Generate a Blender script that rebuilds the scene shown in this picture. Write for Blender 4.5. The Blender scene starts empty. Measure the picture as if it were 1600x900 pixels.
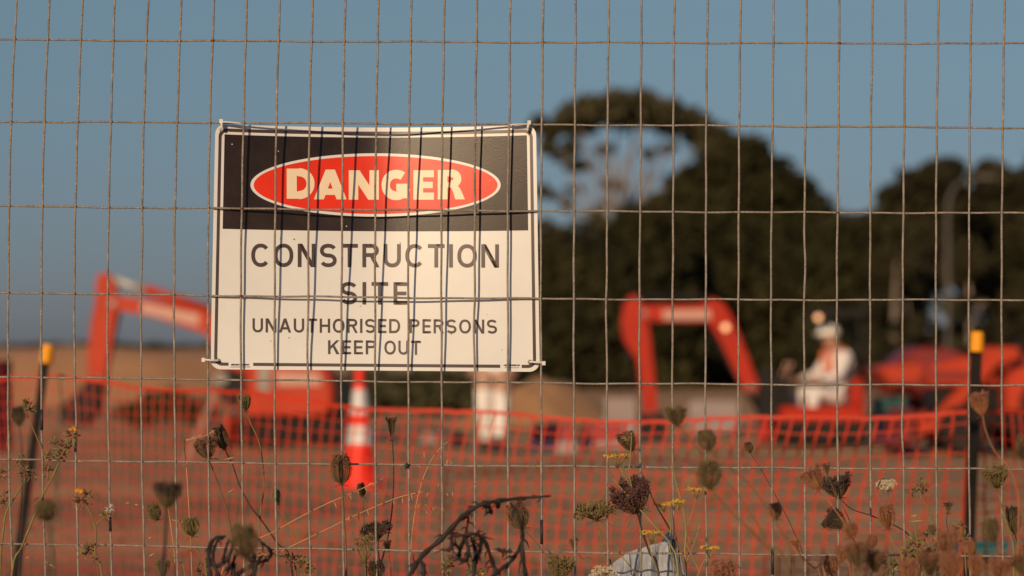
import bpy, bmesh, math, random
import numpy as np
from mathutils import Vector, Matrix
from mathutils.geometry import delaunay_2d_cdt
random.seed(7); np.random.seed(7)
R = math.radians
scene = bpy.context.scene

# ------------------------------------------------------------------ camera
FPX = 85 / 36 * 1600          # focal length in pixels of the 1600 px photograph
CAMZ = 0.90                   # eye height: a crouching photographer
HOR = 565                     # picture row of the horizon
YF = 4.49                     # distance of the wire fence
cam_d = bpy.data.cameras.new('camera')
cam_d.lens = 85; cam_d.sensor_width = 36
cam_d.shift_y = (HOR - 450) / 1600
cam_d.clip_start = 0.1; cam_d.clip_end = 9000
cam_d.dof.use_dof = True; cam_d.dof.focus_distance = YF; cam_d.dof.aperture_fstop = 3.1
cam = bpy.data.objects.new('camera', cam_d)
cam.location = (0, 0, CAMZ); cam.rotation_euler = (R(90), 0, 0)
scene.collection.objects.link(cam); scene.camera = cam

# ------------------------------------------------------------------ sky and sun
SUN_EL, SUN_AZ = R(17), R(23)      # low sun behind the camera's left shoulder
world = bpy.data.worlds.new('World'); scene.world = world; world.use_nodes = True
wn = world.node_tree.nodes; wl = world.node_tree.links
bg = wn['Background']; bg.inputs['Strength'].default_value = 0.12
sky = wn.new('ShaderNodeTexSky'); sky.sky_type = 'NISHITA'; sky.sun_disc = False
sky.sun_elevation = SUN_EL; sky.sun_rotation = math.pi + SUN_AZ
sky.altitude = 0; sky.air_density = 1.0; sky.dust_density = 0.4; sky.ozone_density = 3.0
# a dull band of haze all round the horizon
tc = wn.new('ShaderNodeTexCoord'); sep = wn.new('ShaderNodeSeparateXYZ')
ramp = wn.new('ShaderNodeValToRGB'); mul = wn.new('ShaderNodeMixRGB'); mul.blend_type = 'MULTIPLY'
mul.inputs[0].default_value = 1
wl.new(tc.outputs['Generated'], sep.inputs[0]); wl.new(sep.outputs['Z'], ramp.inputs[0])
ramp.color_ramp.elements[0].position = 0.0; ramp.color_ramp.elements[0].color = (0.19, 0.21, 0.35, 1)
ramp.color_ramp.elements[1].position = 0.14; ramp.color_ramp.elements[1].color = (0.415, 0.405, 0.385, 1)
x_ = ramp.color_ramp.elements.new(0.42); x_.color = (0.80, 0.80, 0.80, 1)
wl.new(sky.outputs[0], mul.inputs[1]); wl.new(ramp.outputs[0], mul.inputs[2])
wl.new(mul.outputs[0], bg.inputs['Color'])
sun_d = bpy.data.lights.new('sun', 'SUN'); sun_d.energy = 3.7; sun_d.angle = R(0.53)
sun_d.color = (1.0, 0.71, 0.43)
sun = bpy.data.objects.new('sun', sun_d); scene.collection.objects.link(sun)
SDIR = Vector((-math.sin(SUN_AZ) * math.cos(SUN_EL), -math.cos(SUN_AZ) * math.cos(SUN_EL), math.sin(SUN_EL)))
sun.rotation_euler = SDIR.to_track_quat('Z', 'Y').to_euler()
vs = scene.view_settings
vs.view_transform = 'Standard'; vs.look = 'None'; vs.exposure = 0.0; vs.gamma = 1

# ------------------------------------------------------------------ helpers
def P(px, py, Y):
    """point at distance Y that the photograph shows at pixel px, py"""
    return Vector(((px - 800) / FPX * Y, Y, CAMZ - (py - HOR) / FPX * Y))

def mat(name, col, rough=0.7, var=0.25, scale=8, bump=0.0, metal=0.0, col2=None, coat=0.0, detail=5, spec=0.5, trans=0.0, bscale=None):
    m = bpy.data.materials.new(name); m.use_nodes = True
    n = m.node_tree.nodes; l = m.node_tree.links; b = n['Principled BSDF']
    t = n.new('ShaderNodeTexCoord'); nz = n.new('ShaderNodeTexNoise')
    nz.inputs['Scale'].default_value = scale; nz.inputs['Detail'].default_value = detail
    nz.inputs['Roughness'].default_value = 0.65
    l.new(t.outputs['Object'], nz.inputs['Vector'])
    r = n.new('ShaderNodeValToRGB'); r.color_ramp.elements[0].position = 0.3; r.color_ramp.elements[1].position = 0.7
    c2 = col2 or tuple(min(1, c * (1 + var)) for c in col)
    c1 = col if col2 else tuple(c * (1 - var) for c in col)
    r.color_ramp.elements[0].color = (*c1, 1); r.color_ramp.elements[1].color = (*c2, 1)
    l.new(nz.outputs['Fac'], r.inputs[0]); l.new(r.outputs[0], b.inputs['Base Color'])
    b.inputs['Roughness'].default_value = rough; b.inputs['Metallic'].default_value = metal
    b.inputs['Coat Weight'].default_value = coat; b.inputs['Specular IOR Level'].default_value = spec
    if trans:
        b.inputs['Subsurface Weight'].default_value = trans; b.inputs['Subsurface Radius'].default_value = (.01, .006, .003)
    if bump:
        nb = n.new('ShaderNodeTexNoise'); nb.inputs['Scale'].default_value = bscale or scale * 3; nb.inputs['Detail'].default_value = 6
        l.new(t.outputs['Object'], nb.inputs['Vector'])
        bp = n.new('ShaderNodeBump'); bp.inputs['Strength'].default_value = bump; bp.inputs['Distance'].default_value = 0.02
        l.new(nb.outputs['Fac'], bp.inputs['Height']); l.new(bp.outputs[0], b.inputs['Normal'])
    return m

M = {}
M['wire'] = mat('galvanised_wire', (.18, .15, .12), .6, scale=38, metal=0.15, col2=(.35, .31, .26), bump=.4, bscale=300)
_r = [n_ for n_ in M['wire'].node_tree.nodes if n_.type == 'VALTORGB'][0].color_ramp
_e = _r.elements.new(.24); _e.color = (.10, .045, .022, 1); _e = _r.elements.new(.86); _e.color = (.46, .43, .38, 1)
M['rust'] = mat('rust', (.16, .05, .025), .9, .4, 300)
M['sign_white'] = mat('sign_white', (.585, .595, .585), .40, .03, 5, col2=(.65, .66, .65), detail=9)
M['sign_black'] = mat('sign_black', (.014, .008, .0065), .34, .25, 30, bump=.05, bscale=500, col2=(.028, .016, .013), spec=.24)
M['sign_ink'] = mat('sign_ink', (.050, .030, .030), .38, .2, 30, spec=.4)
M['sign_red'] = mat('sign_red', (.66, .030, .009), .34, .08, 14, bump=.03, bscale=500, spec=.22)
M['sign_cream'] = mat('sign_cream', (.72, .60, .43), .42, .03, 9)
M['sign_back'] = mat('sign_back', (.6, .6, .58), .5, .05)
M['tie'] = mat('nylon_tie', (.62, .60, .55), .4, .1, 40, trans=.2)
M['blackplastic'] = mat('black_plastic', (.018, .018, .018), .5, .3, 60)
M['net'] = mat('orange_netting', (.52, .032, .008), .55, .15, 3, spec=.3)
M['stake'] = mat('black_stake', (.014, .011, .010), .65, .4, 12, bump=.2, spec=.2)
M['cap'] = mat('yellow_cap', (.74, .30, .004), .5, .1, 9, spec=.3)
M['cone'] = mat('cone_orange', (.85, .026, .008), .5, .06, 6, spec=.3)
M['reflective'] = mat('reflective_band', (.60, .58, .57), .35, .06, 20)
M['rubber'] = mat('black_rubber', (.020, .018, .016), .85, .35, 8, bump=.2, spec=.2)
M['machine'] = mat('machine_orange', (.40, .020, .004), .5, .12, 2.5, spec=.25)
M['machine_faded'] = mat('faded_orange_paint', (.44, .042, .012), .6, .15, 2.0, spec=.25)
M['machine_dark'] = mat('machine_dark_red', (.20, .012, .005), .5, .2, 3)
M['machine_black'] = mat('machine_black', (.012, .011, .011), .6, .3, 5, spec=.2)
M['steel'] = mat('dull_steel', (.22, .20, .18), .5, .25, 10, metal=.5)
M['chrome'] = mat('cylinder_rod', (.42, .41, .39), .4, .05, 10, metal=.2)
M['label'] = mat('pale_decal', (.50, .28, .22), .5, .08, 12)
M['glass'] = mat('lamp_glass', (.75, .70, .62), .15, .05, 10)
M['seat'] = mat('black_vinyl', (.02, .02, .022), .5, .3, 12)
M['peach'] = mat('wheel_rim_paint', (.62, .28, .17), .5, .12, 6)
M['cloth_white'] = mat('white_overalls', (.74, .70, .66), .85, .10, 7, bump=.3, bscale=18)
M['skin'] = mat('skin', (.42, .24, .17), .55, .1, 20)
M['hat'] = mat('white_helmet', (.80, .78, .74), .35, .04, 10)
M['vest'] = mat('orange_braces', (.85, .17, .04), .7, .1, 10)
M['boot'] = mat('boots', (.05, .035, .025), .7, .3, 20)
M['sand'] = mat('sand_pile', (.29, .15, .062), .95, scale=1.6, col2=(.38, .20, .085), bump=.8, bscale=14)
M['bank'] = mat('clay_bank', (.30, .150, .070), .95, scale=.8, col2=(.42, .215, .10), bump=.8, bscale=9)
M['drum'] = mat('dark_crimson_drum', (.085, .008, .012), .7, .3, 6, spec=.2)
M['clod'] = mat('earth_clod', (.20, .12, .06), .95, .4, 3, bump=.5)
M['concrete'] = mat('concrete', (.34, .31, .29), .9, .15, 4, bump=.3)
M['block'] = mat('pale_block', (.29, .23, .21), .9, .10, 4, bump=.3)
M['bark'] = mat('bark', (.10, .07, .05), .95, .35, 6, bump=.8)
M['bark_pale'] = mat('pale_bark', (.22, .17, .13), .95, .3, 5, bump=.6)
M['leaf_pine'] = mat('pine_needles', (.030, .028, .010), .8, scale=.9, col2=(.075, .062, .020))  # lighter second tone of the tree leaves stands in for sunlit clumps
M['leaf_dark'] = mat('cypress_leaves', (.007, .008, .003), .9, scale=.55, col2=(.052, .048, .016), spec=.2)
M['leaf_mid'] = mat('gum_leaves', (.010, .011, .004), .85, scale=.6, col2=(.050, .042, .016), spec=.25)
M['hedge'] = mat('hedge_leaves', (.030, .032, .011), .85, scale=1.2, col2=(.075, .068, .026))
M['pole'] = mat('lamp_post_paint', (.10, .09, .08), .6, .12, 3)
M['white_wall'] = mat('white_wall', (.55, .52, .50), .8, .06, 3)
M['grey_roof'] = mat('grey_roof', (.12, .13, .14), .6, .1, 3)
M['window'] = mat('dark_window', (.02, .025, .03), .1, .1, 3)
M['teal'] = mat('teal_plastic', (.010, .095, .085), .5, .25, 10, bump=.2)
M['crimson'] = mat('crimson_plastic', (.30, .028, .028), .5, .12, 4)
M['barrier_white'] = mat('white_plastic', (.36, .31, .28), .55, .1, 4)
M['blue'] = mat('navy_plastic', (.02, .025, .06), .5, .2, 4)
M['board'] = mat('striped_board', (.34, .17, .11), .6, .1, 4)
M['paper'] = mat('grey_plastic_sheet', (.30, .32, .345), .5, .08, 12, bump=.3, bscale=60)
# plants
M['stem_brown'] = mat('brown_stem', (.16, .085, .040), .8, .35, 40)
M['stem_green'] = mat('green_stem', (.17, .15, .045), .75, .3, 40)
M['stem_dark'] = mat('dark_stem', (.045, .026, .022), .8, .4, 40)
M['stem_olive'] = mat('olive_stem', (.12, .085, .035), .8, .3, 40)
M['stem_orange'] = mat('rusty_stem', (.30, .13, .055), .8, .25, 40)
M['head_brown'] = mat('brown_seed', (.17, .078, .042), .9, .4, 120)
M['head_purple'] = mat('purple_seed', (.080, .034, .028), .9, .4, 120)
M['head_green'] = mat('green_brown_seed', (.16, .115, .045), .9, .4, 120)
M['head_olive'] = mat('olive_seed', (.13, .095, .040), .9, .35, 120)
M['head_dark'] = mat('dark_seed', (.050, .033, .025), .9, .4, 120)
M['head_pink'] = mat('rosy_seed', (.25, .105, .060), .9, .35, 120)
M['head_cream'] = mat('cream_flower', (.50, .42, .28), .85, .25, 120)
M['head_leafgreen'] = mat('leafy_green', (.17, .16, .050), .8, .35, 90)
M['yellow'] = mat('yellow_petal', (.78, .36, .015), .7, .2, 60)
M['fennel_yellow'] = mat('fennel_flower', (.52, .33, .03), .8, .25, 90)
M['fennel'] = mat('fennel_stem', (.22, .20, .075), .75, .25, 40)
M['straw'] = mat('dry_grass', (.48, .27, .12), .8, .25, 60)
M['fluff'] = mat('seed_fluff', (.62, .58, .54), .9, .1, 60)
M['curl'] = mat('dead_leaf', (.018, .012, .010), .75, .4, 40)
M['bract'] = mat('dry_bract', (.12, .060, .040), .8, .4, 60)

def glintmat(name, col, e):
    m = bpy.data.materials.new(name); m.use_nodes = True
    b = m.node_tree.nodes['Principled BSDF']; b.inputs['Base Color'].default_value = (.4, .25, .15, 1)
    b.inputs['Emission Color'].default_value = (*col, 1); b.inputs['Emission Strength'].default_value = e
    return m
M['glint_lens'] = glintmat('lamp_glass_glint', (1, .46, .20), 1.7)  # unlit lamp glass; the emission imitates sun glinting off it

def ground_mat():
    m = bpy.data.materials.new('bare_earth'); m.use_nodes = True
    n = m.node_tree.nodes; l = m.node_tree.links; b = n['Principled BSDF']; b.inputs['Roughness'].default_value = .95
    b.inputs['Specular IOR Level'].default_value = .15
    t = n.new('ShaderNodeTexCoord')
    mp = n.new('ShaderNodeMapping'); mp.inputs['Scale'].default_value = (.35, 1.0, 1); l.new(t.outputs['Object'], mp.inputs[0])
    a = n.new('ShaderNodeTexNoise'); a.inputs['Scale'].default_value = .55; a.inputs['Detail'].default_value = 7; a.inputs['Roughness'].default_value = .65
    l.new(mp.outputs[0], a.inputs['Vector'])
    r = n.new('ShaderNodeValToRGB'); e = r.color_ramp.elements
    e[0].position = .30; e[0].color = (.25, .140, .066, 1); e[1].position = .70; e[1].color = (.64, .34, .145, 1)
    x = r.color_ramp.elements.new(.5); x.color = (.46, .265, .128, 1)
    l.new(a.outputs['Fac'], r.inputs[0])
    c = n.new('ShaderNodeTexNoise'); c.inputs['Scale'].default_value = 16; c.inputs['Detail'].default_value = 8; l.new(t.outputs['Object'], c.inputs['Vector'])
    r2 = n.new('ShaderNodeValToRGB'); r2.color_ramp.elements[0].position = .3; r2.color_ramp.elements[0].color = (.65, .65, .65, 1)
    r2.color_ramp.elements[1].position = .75; r2.color_ramp.elements[1].color = (1.25, 1.22, 1.18, 1); l.new(c.outputs['Fac'], r2.inputs[0])
    mx = n.new('ShaderNodeMixRGB'); mx.blend_type = 'MULTIPLY'; mx.inputs[0].default_value = 1
    l.new(r.outputs[0], mx.inputs[1]); l.new(r2.outputs[0], mx.inputs[2]); l.new(mx.outputs[0], b.inputs['Base Color'])
    bp = n.new('ShaderNodeBump'); bp.inputs['Strength'].default_value = .9; bp.inputs['Distance'].default_value = .05
    l.new(c.outputs['Fac'], bp.inputs['Height']); l.new(bp.outputs[0], b.inputs['Normal'])
    return m
M['ground'] = ground_mat()

def tag(o, label=None, cat=None, group=None, kind=None):
    if label: o['label'] = label
    if cat: o['category'] = cat
    if group: o['group'] = group
    if kind: o['kind'] = kind
    return o
def empty(name, loc, label=None, cat=None, group=None):
    o = bpy.data.objects.new(name, None); scene.collection.objects.link(o); o.location = loc
    o.empty_display_size = .05
    return tag(o, label, cat, group)
def origin(o):
    v = Vector((0, 0, 0))
    while o: v += o.location; o = o.parent
    return v
def link(name, me, m, parent=None, smooth=True):
    o = bpy.data.objects.new(name, me); scene.collection.objects.link(o)
    for mm in (m if isinstance(m, (list, tuple)) else [m]): me.materials.append(mm)
    if smooth and len(me.polygons): me.polygons.foreach_set('use_smooth', [True] * len(me.polygons))
    if parent: o.parent = parent
    return o

class MB:
    def __init__(s): s.v = []; s.f = []
    def add(s, vs, fs):
        k = len(s.v); s.v += [tuple(v) for v in vs]; s.f += [tuple(i + k for i in f) for f in fs]
    def box(s, c, d, rot=None):
        c = Vector(c); h = Vector(d) / 2
        vs = [Vector((x * h.x, y * h.y, z * h.z)) for x in (-1, 1) for y in (-1, 1) for z in (-1, 1)]
        if rot is not None: vs = [rot @ v for v in vs]
        s.add([c + v for v in vs], [(0, 1, 3, 2), (4, 6, 7, 5), (0, 4, 5, 1), (2, 3, 7, 6), (0, 2, 6, 4), (1, 5, 7, 3)])
    def tube(s, pts, r, n=6, cap=True):
        pts = [Vector(p) for p in pts]; m = len(pts)
        rr = r if isinstance(r, (list, tuple)) else [r] * m
        t0 = (pts[1] - pts[0]).normalized()
        a = Vector((0, 0, 1)) if abs(t0.z) < .9 else Vector((0, 1, 0))
        u = t0.cross(a).normalized(); vs = []
        for i, p in enumerate(pts):
            t = (pts[min(i + 1, m - 1)] - pts[max(i - 1, 0)])
            t = t.normalized() if t.length > 1e-9 else t0
            u = (u - t * u.dot(t)); u = u.normalized() if u.length > 1e-6 else t.orthogonal().normalized()
            w = t.cross(u)
            for k in range(n):
                an = 2 * math.pi * k / n
                vs.append(p + (u * math.cos(an) + w * math.sin(an)) * rr[i])
        fs = [(i * n + k, i * n + (k + 1) % n, (i + 1) * n + (k + 1) % n, (i + 1) * n + k) for i in range(m - 1) for k in range(n)]
        if cap: fs += [tuple(range(n - 1, -1, -1)), tuple((m - 1) * n + k for k in range(n))]
        s.add(vs, fs)
    def lathe(s, prof, c=(0, 0, 0), n=24, axis='Z', phase=0, sq=False):
        c = Vector(c); vs = []; m = len(prof)
        for r, h in prof:
            for k in range(n):
                an = 2 * math.pi * k / n + phase
                x, y = r * math.cos(an), r * math.sin(an)
                vs.append(c + (Vector((x, y, h)) if axis == 'Z' else Vector((x, h, y)) if axis == 'Y' else Vector((h, x, y))))
        fs = [(i * n + k, i * n + (k + 1) % n, (i + 1) * n + (k + 1) % n, (i + 1) * n + k) for i in range(m - 1) for k in range(n)]
        fs += [tuple(range(n - 1, -1, -1)), tuple((m - 1) * n + k for k in range(n))]
        s.add(vs, fs)
    def prism(s, poly, y0, y1, bev=0.0):
        """polygon of x, z points extruded along y"""
        n = len(poly); cx = sum(p[0] for p in poly) / n; cz = sum(p[1] for p in poly) / n
        rings = [(y0, bev), (y0 + bev, 0), (y1 - bev, 0), (y1, bev)] if bev else [(y0, 0), (y1, 0)]
        vs = []
        for y, b in rings:
            for x, z in poly:
                d = Vector((cx - x, cz - z)); L = d.length or 1
                vs.append((x + d.x / L * b, y, z + d.y / L * b))
        m = len(rings)
        fs = [(i * n + k, i * n + (k + 1) % n, (i + 1) * n + (k + 1) % n, (i + 1) * n + k) for i in range(m - 1) for k in range(n)]
        fs += [tuple(range(n - 1, -1, -1)), tuple((m - 1) * n + k for k in range(n))]
        s.add(vs, fs)
    def octa(s, c, a, L, w):
        c = Vector(c); a = Vector(a).normalized(); u = a.orthogonal().normalized(); v = a.cross(u)
        s.add([c - a * L, c + u * w, c + v * w, c - u * w, c - v * w, c + a * L],
              [(0, 2, 1), (0, 3, 2), (0, 4, 3), (0, 1, 4), (5, 1, 2), (5, 2, 3), (5, 3, 4), (5, 4, 1)])
    def build(s, name, m, parent=None, smooth=True, world=True, angle=None):
        off = origin(parent) if (parent and world) else Vector((0, 0, 0))
        me = bpy.data.meshes.new(name)
        me.from_pydata([(v[0] - off.x, v[1] - off.y, v[2] - off.z) for v in s.v], [], s.f); me.update()
        bm = bmesh.new(); bm.from_mesh(me); bmesh.ops.recalc_face_normals(bm, faces=bm.faces); bm.to_mesh(me); bm.free()
        o = link(name, me, m, parent, smooth)
        if angle and smooth: me.set_sharp_from_angle(angle=R(angle))
        return o

def spline(pts, k=5):
    """Catmull-Rom through pts"""
    pts = [Vector(p) for p in pts]
    if len(pts) < 3: return pts
    out = []
    q = [pts[0] * 2 - pts[1]] + pts + [pts[-1] * 2 - pts[-2]]
    for i in range(1, len(q) - 2):
        a, b, c, d = q[i - 1:i + 3]
        for j in range(k):
            t = j / k
            out.append(.5 * ((2 * b) + (c - a) * t + (2 * a - 5 * b + 4 * c - d) * t * t + (3 * b - a - 3 * c + d) * t ** 3))
    return out + [pts[-1]]

# ------------------------------------------------------------------ ground
def gz(x, y):
    f = min(1, max(0, (y - 9) / 3)) * min(1, max(0, (75 - y) / 15))
    return f * (.035 * math.sin(x * 1.7 + y * .9) * math.sin(y * 1.3 - x * .4) + .02 * math.sin(x * 4.1 + 1) * math.sin(y * 3.3) + .012 * math.sin(9 * x + 3 * y)) - .02 * f
def make_ground():
    xs = [-4000, -1200, -300, -90, -40] + list(np.linspace(-25, 25, 126)) + [40, 90, 300, 1200, 4000]
    ys = [-400, -60, -10, 0, 4, 8] + list(np.linspace(9, 60, 170)) + [66, 75, 90, 120, 200, 400, 1200, 4000]
    vs = [(x, y, gz(x, y) if abs(x) < 26 else 0) for y in ys for x in xs]; w = len(xs)
    fs = [(j * w + i, j * w + i + 1, (j + 1) * w + i + 1, (j + 1) * w + i) for j in range(len(ys) - 1) for i in range(w - 1)]
    me = bpy.data.meshes.new('ground'); me.from_pydata(vs, [], fs); me.update()
    return tag(link('ground', me, M['ground']), kind='structure')
make_ground()

def mound(name, cx, cy, rx, ry, h, m, seed=0, flat=.0, nx=48, ny=32):
    rnd = random.Random(seed); ph = [rnd.uniform(0, 6.28) for _ in range(6)]
    vs = []; 
    for j in range(ny + 1):
        for i in range(nx + 1):
            u, v = i / nx * 2 - 1, j / ny * 2 - 1
            d = math.sqrt(u * u + v * v)
            e = max(0, 1 - d) if not flat else min(1, max(0, (1 - d) / flat))
            e = e * e * (3 - 2 * e) if flat else e ** .85
            x, y = cx + u * rx, cy + v * ry
            n = .10 * math.sin(3 * u * 2 + ph[0]) * math.cos(4 * v + ph[1]) + .06 * math.sin(9 * u + ph[2] + 5 * v) + .04 * math.sin(17 * u + ph[3]) * math.sin(13 * v + ph[4])
            vs.append((x, y, -.12 + (h + .12) * e * (1 + n)))
    w = nx + 1
    fs = [(j * w + i, j * w + i + 1, (j + 1) * w + i + 1, (j + 1) * w + i) for j in range(ny) for i in range(nx)]
    me = bpy.data.meshes.new(name); me.from_pydata(vs, [], fs); me.update()
    return link(name, me, m)
tag(mound('clay_bank', P(90, 0, 52).x, 52, 9.5, 6, 1.14, M['bank'], 3, flat=.5), kind='structure')
o = mound('sand_pile', P(846, 0, 34).x, 34, 1.45, 1.5, .74, M['sand'], 5)
tag(o, 'smooth tan sand pile beside the white-clad walking worker', 'sand pile')

# ------------------------------------------------------------------ trees
def leaf_mesh(blobs, size, seed, aspect=.6):
    """many small leaf faces gathered in clumps in and on ellipsoids: (centre, radii, clumps, leaves per clump)"""
    rg = np.random.RandomState(seed); V = []
    for (c, rad, nc, nl) in blobs:
        d = rg.normal(size=(nc, 3)); d /= np.linalg.norm(d, axis=1)[:, None]
        rr = rg.uniform(.35, 1.0, nc) ** .55 * np.where(rg.rand(nc) < .22, rg.uniform(1.0, 1.18, nc), 1)
        cc = np.array(c) + d * rr[:, None] * np.array(rad)
        cs = rg.uniform(.09, .24, nc) * (np.prod(rad) ** (1 / 3))
        L = np.repeat(cc, nl, axis=0) + rg.normal(size=(nc * nl, 3)) * np.repeat(cs, nl)[:, None] * np.array([1, 1, .6])
        V.append(L)
    C = np.concatenate(V); n = len(C)
    a = rg.normal(size=(n, 3)); a /= np.linalg.norm(a, axis=1)[:, None]
    b = rg.normal(size=(n, 3)); b -= a * (a * b).sum(1)[:, None]; b /= np.linalg.norm(b, axis=1)[:, None]
    s = rg.uniform(.5, 1.2, n)[:, None] * size
    q = np.stack([C - a * s, C + b * s * aspect, C + a * s, C - b * s * aspect], 1).reshape(-1, 3)
    me = bpy.data.meshes.new('crown'); me.vertices.add(len(q)); me.vertices.foreach_set('co', q.ravel())
    me.loops.add(n * 4); me.loops.foreach_set('vertex_index', np.arange(n * 4))
    me.polygons.add(n); me.polygons.foreach_set('loop_start', np.arange(0, n * 4, 4)); me.polygons.foreach_set('loop_total', np.full(n, 4))
    me.update(); me.validate()
    return me
def tree(name, label, Y, bx, blobs, limbs, leaf, bark, size, seed, group=None, tr=.30):
    """blobs in pixels: x, y, rx, ry, depth factor, clumps; limbs: lists of pixels from the ground up"""
    base = Vector(((bx - 800) / FPX * Y, Y, 0)); s = Y / FPX
    t = empty(name, base, label, 'tree', group); rnd = random.Random(seed)
    mb = MB()
    for k, lm in enumerate(limbs):
        pts = [P(x, y, Y + (rnd.uniform(-1.2, 1.2) if j and k else 0)) for j, (x, y) in enumerate(lm)]
        if k == 0: pts[0] = base - Vector((0, 0, .15))
        pts = spline(pts, 4); n = len(pts)
        r0 = tr if k == 0 else tr * .42
        mb.tube(pts, [r0 * (1 - .8 * i / (n - 1)) for i in range(n)], 7)
    mb.build('trunk', bark, t)
    B = []
    for (x, y, rx, ry, dz, nc) in blobs:
        c = P(x, y, Y) - base
        B.append(((c.x, c.y + rnd.uniform(-.6, .6), c.z), (rx * s, (rx + ry) / 2 * s * dz, ry * s), nc, 26))
    link('crown', leaf_mesh(B, size, seed), leaf, t, smooth=False)
    return t
G = 'evergreen trees behind the building site'
tree('umbrella_pine', 'tall flat-topped pine with bare branches and sky showing under its canopy', 92, 985,
     [(975, 174, 85, 22, 1, 120), (900, 190, 46, 19, 1, 60), (1066, 192, 44, 20, 1, 60), (872, 232, 32, 16, 1, 20), (908, 262, 24, 10, 1, 14), (1105, 212, 36, 16, 1, 36),
      (850, 200, 22, 20, 1, 20), (1000, 178, 70, 17, 1, 60), (855, 300, 18, 12, 1, 8), (890, 320, 14, 10, 1, 5), (850, 355, 18, 18, 1, 10), (935, 325, 14, 8, 1, 4), (940, 235, 22, 8, 1, 5), (1010, 240, 16, 6, 1, 3), (960, 290, 24, 9, 1, 5), (1040, 310, 20, 10, 1, 6), (985, 340, 26, 10, 1, 8), (925, 350, 30, 14, 1, 12), (1050, 232, 16, 7, 1, 4), (895, 295, 14, 7, 1, 3)],
     [[(985, 570), (982, 430), (975, 340)], [(975, 380), (950, 280), (930, 200)], [(978, 350), (985, 270), (990, 185)], [(978, 360), (1020, 280), (1060, 205)], [(970, 385), (915, 320), (880, 235)], [(980, 340), (960, 260), (965, 190)], [(940, 350), (900, 330), (870, 300)], [(976, 360), (955, 300), (945, 235)], [(980, 350), (1010, 300), (1012, 245)], [(978, 355), (1000, 290), (1030, 210)], [(972, 370), (935, 320), (905, 262)], [(975, 365), (930, 270), (905, 200)], [(982, 345), (1040, 290), (1090, 225)], [(975, 340), (972, 270), (1010, 190)]],
     M['leaf_pine'], M['bark_pale'], .20, 11, G, .30)
tree('cypress_tree', 'broad dark cypress filling the sky right of the flat-topped pine', 86, 1150,
     [(1150, 245, 46, 30, 1, 90), (1112, 300, 66, 44, 1, 150), (1192, 302, 72, 42, 1, 170), (1252, 336, 56, 38, 1, 130), (1110, 370, 110, 60, 1, 300), (1220, 390, 100, 65, 1, 280), (1160, 460, 140, 80, 1, 420), (1040, 340, 40, 36, 1, 70), (1160, 560, 130, 60, 1, 300), (1262, 300, 18, 12, 1, 14), (1205, 258, 16, 10, 1, 10)],
     [[(1150, 570), (1148, 420), (1140, 260)], [(1148, 450), (1100, 360), (1080, 300)], [(1148, 430), (1210, 350), (1245, 320)]],
     M['leaf_dark'], M['bark'], .22, 12, G, .4)
tree('cypress_tree', 'bushy dark tree under the pine, beside the danger sign', 80, 930,
     [(890, 430, 70, 60, 1, 170), (980, 420, 80, 60, 1, 210), (930, 500, 110, 75, 1, 330), (830, 470, 60, 60, 1, 150), (1020, 500, 80, 80, 1, 220), (870, 570, 110, 50, 1, 260), (1000, 590, 80, 40, 1, 150), (1000, 360, 40, 40, 1, 70), (770, 520, 60, 55, 1, 140), (880, 375, 24, 18, 1, 20)],
     [[(930, 570), (928, 500), (920, 420)], [(925, 500), (880, 450), (850, 420)], [(925, 500), (980, 450), (990, 400)]],
     M['leaf_dark'], M['bark'], .20, 13, G, .3)
tree('shrubby_tree', 'low dark tree filling the dip between the two tallest groups of trees', 78, 1345,
     [(1330, 380, 60, 45, 1, 130), (1350, 450, 80, 60, 1, 200), (1320, 530, 80, 55, 1, 190), (1390, 520, 60, 50, 1, 120), (1290, 430, 50, 50, 1, 110), (1375, 355, 30, 26, 1, 40)],
     [[(1345, 570), (1345, 480), (1335, 380)], [(1345, 500), (1380, 430), (1390, 390)]],
     M['leaf_dark'], M['bark'], .20, 14, G, .25)
tree('gum_tree', 'dark round-headed tree with two lobes to the left of the lamp post', 84, 1440,
     [(1480, 268, 26, 24, 1, 50), (1445, 290, 40, 28, 1, 75), (1410, 318, 34, 30, 1, 65), (1470, 320, 50, 40, 1, 120), (1430, 370, 55, 45, 1, 120), (1480, 400, 50, 40, 1, 80), (1420, 450, 50, 40, 1, 60), (1390, 310, 18, 16, 1, 20)],
     [[(1440, 570), (1442, 450), (1450, 300)], [(1442, 480), (1470, 400), (1480, 280)], [(1445, 450), (1415, 380), (1405, 320)]],
     M['leaf_mid'], M['bark'], .20, 15, G, .28)
tree('gum_tree', 'dark spreading tree to the right of the lamp post', 88, 1565,
     [(1550, 285, 34, 28, 1, 70), (1585, 310, 50, 36, 1, 110), (1640, 300, 60, 50, 1, 120), (1540, 335, 50, 36, 1, 100), (1590, 370, 60, 40, 1, 120), (1550, 400, 40, 30, 1, 50), (1660, 380, 60, 60, 1, 120), (1610, 440, 46, 34, 1, 60), (1575, 470, 50, 30, 1, 50), (1530, 450, 30, 26, 1, 24), (1600, 525, 70, 34, 1, 110), (1510, 530, 50, 26, 1, 60), (1500, 345, 26, 20, 1, 26), (1660, 480, 60, 50, 1, 80), (1545, 262, 14, 12, 1, 14)],
     [[(1565, 570), (1562, 450), (1560, 300)], [(1562, 470), (1600, 390), (1620, 320)], [(1562, 450), (1540, 380), (1535, 330)]],
     M['leaf_mid'], M['bark'], .21, 16, G, .30)
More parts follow.
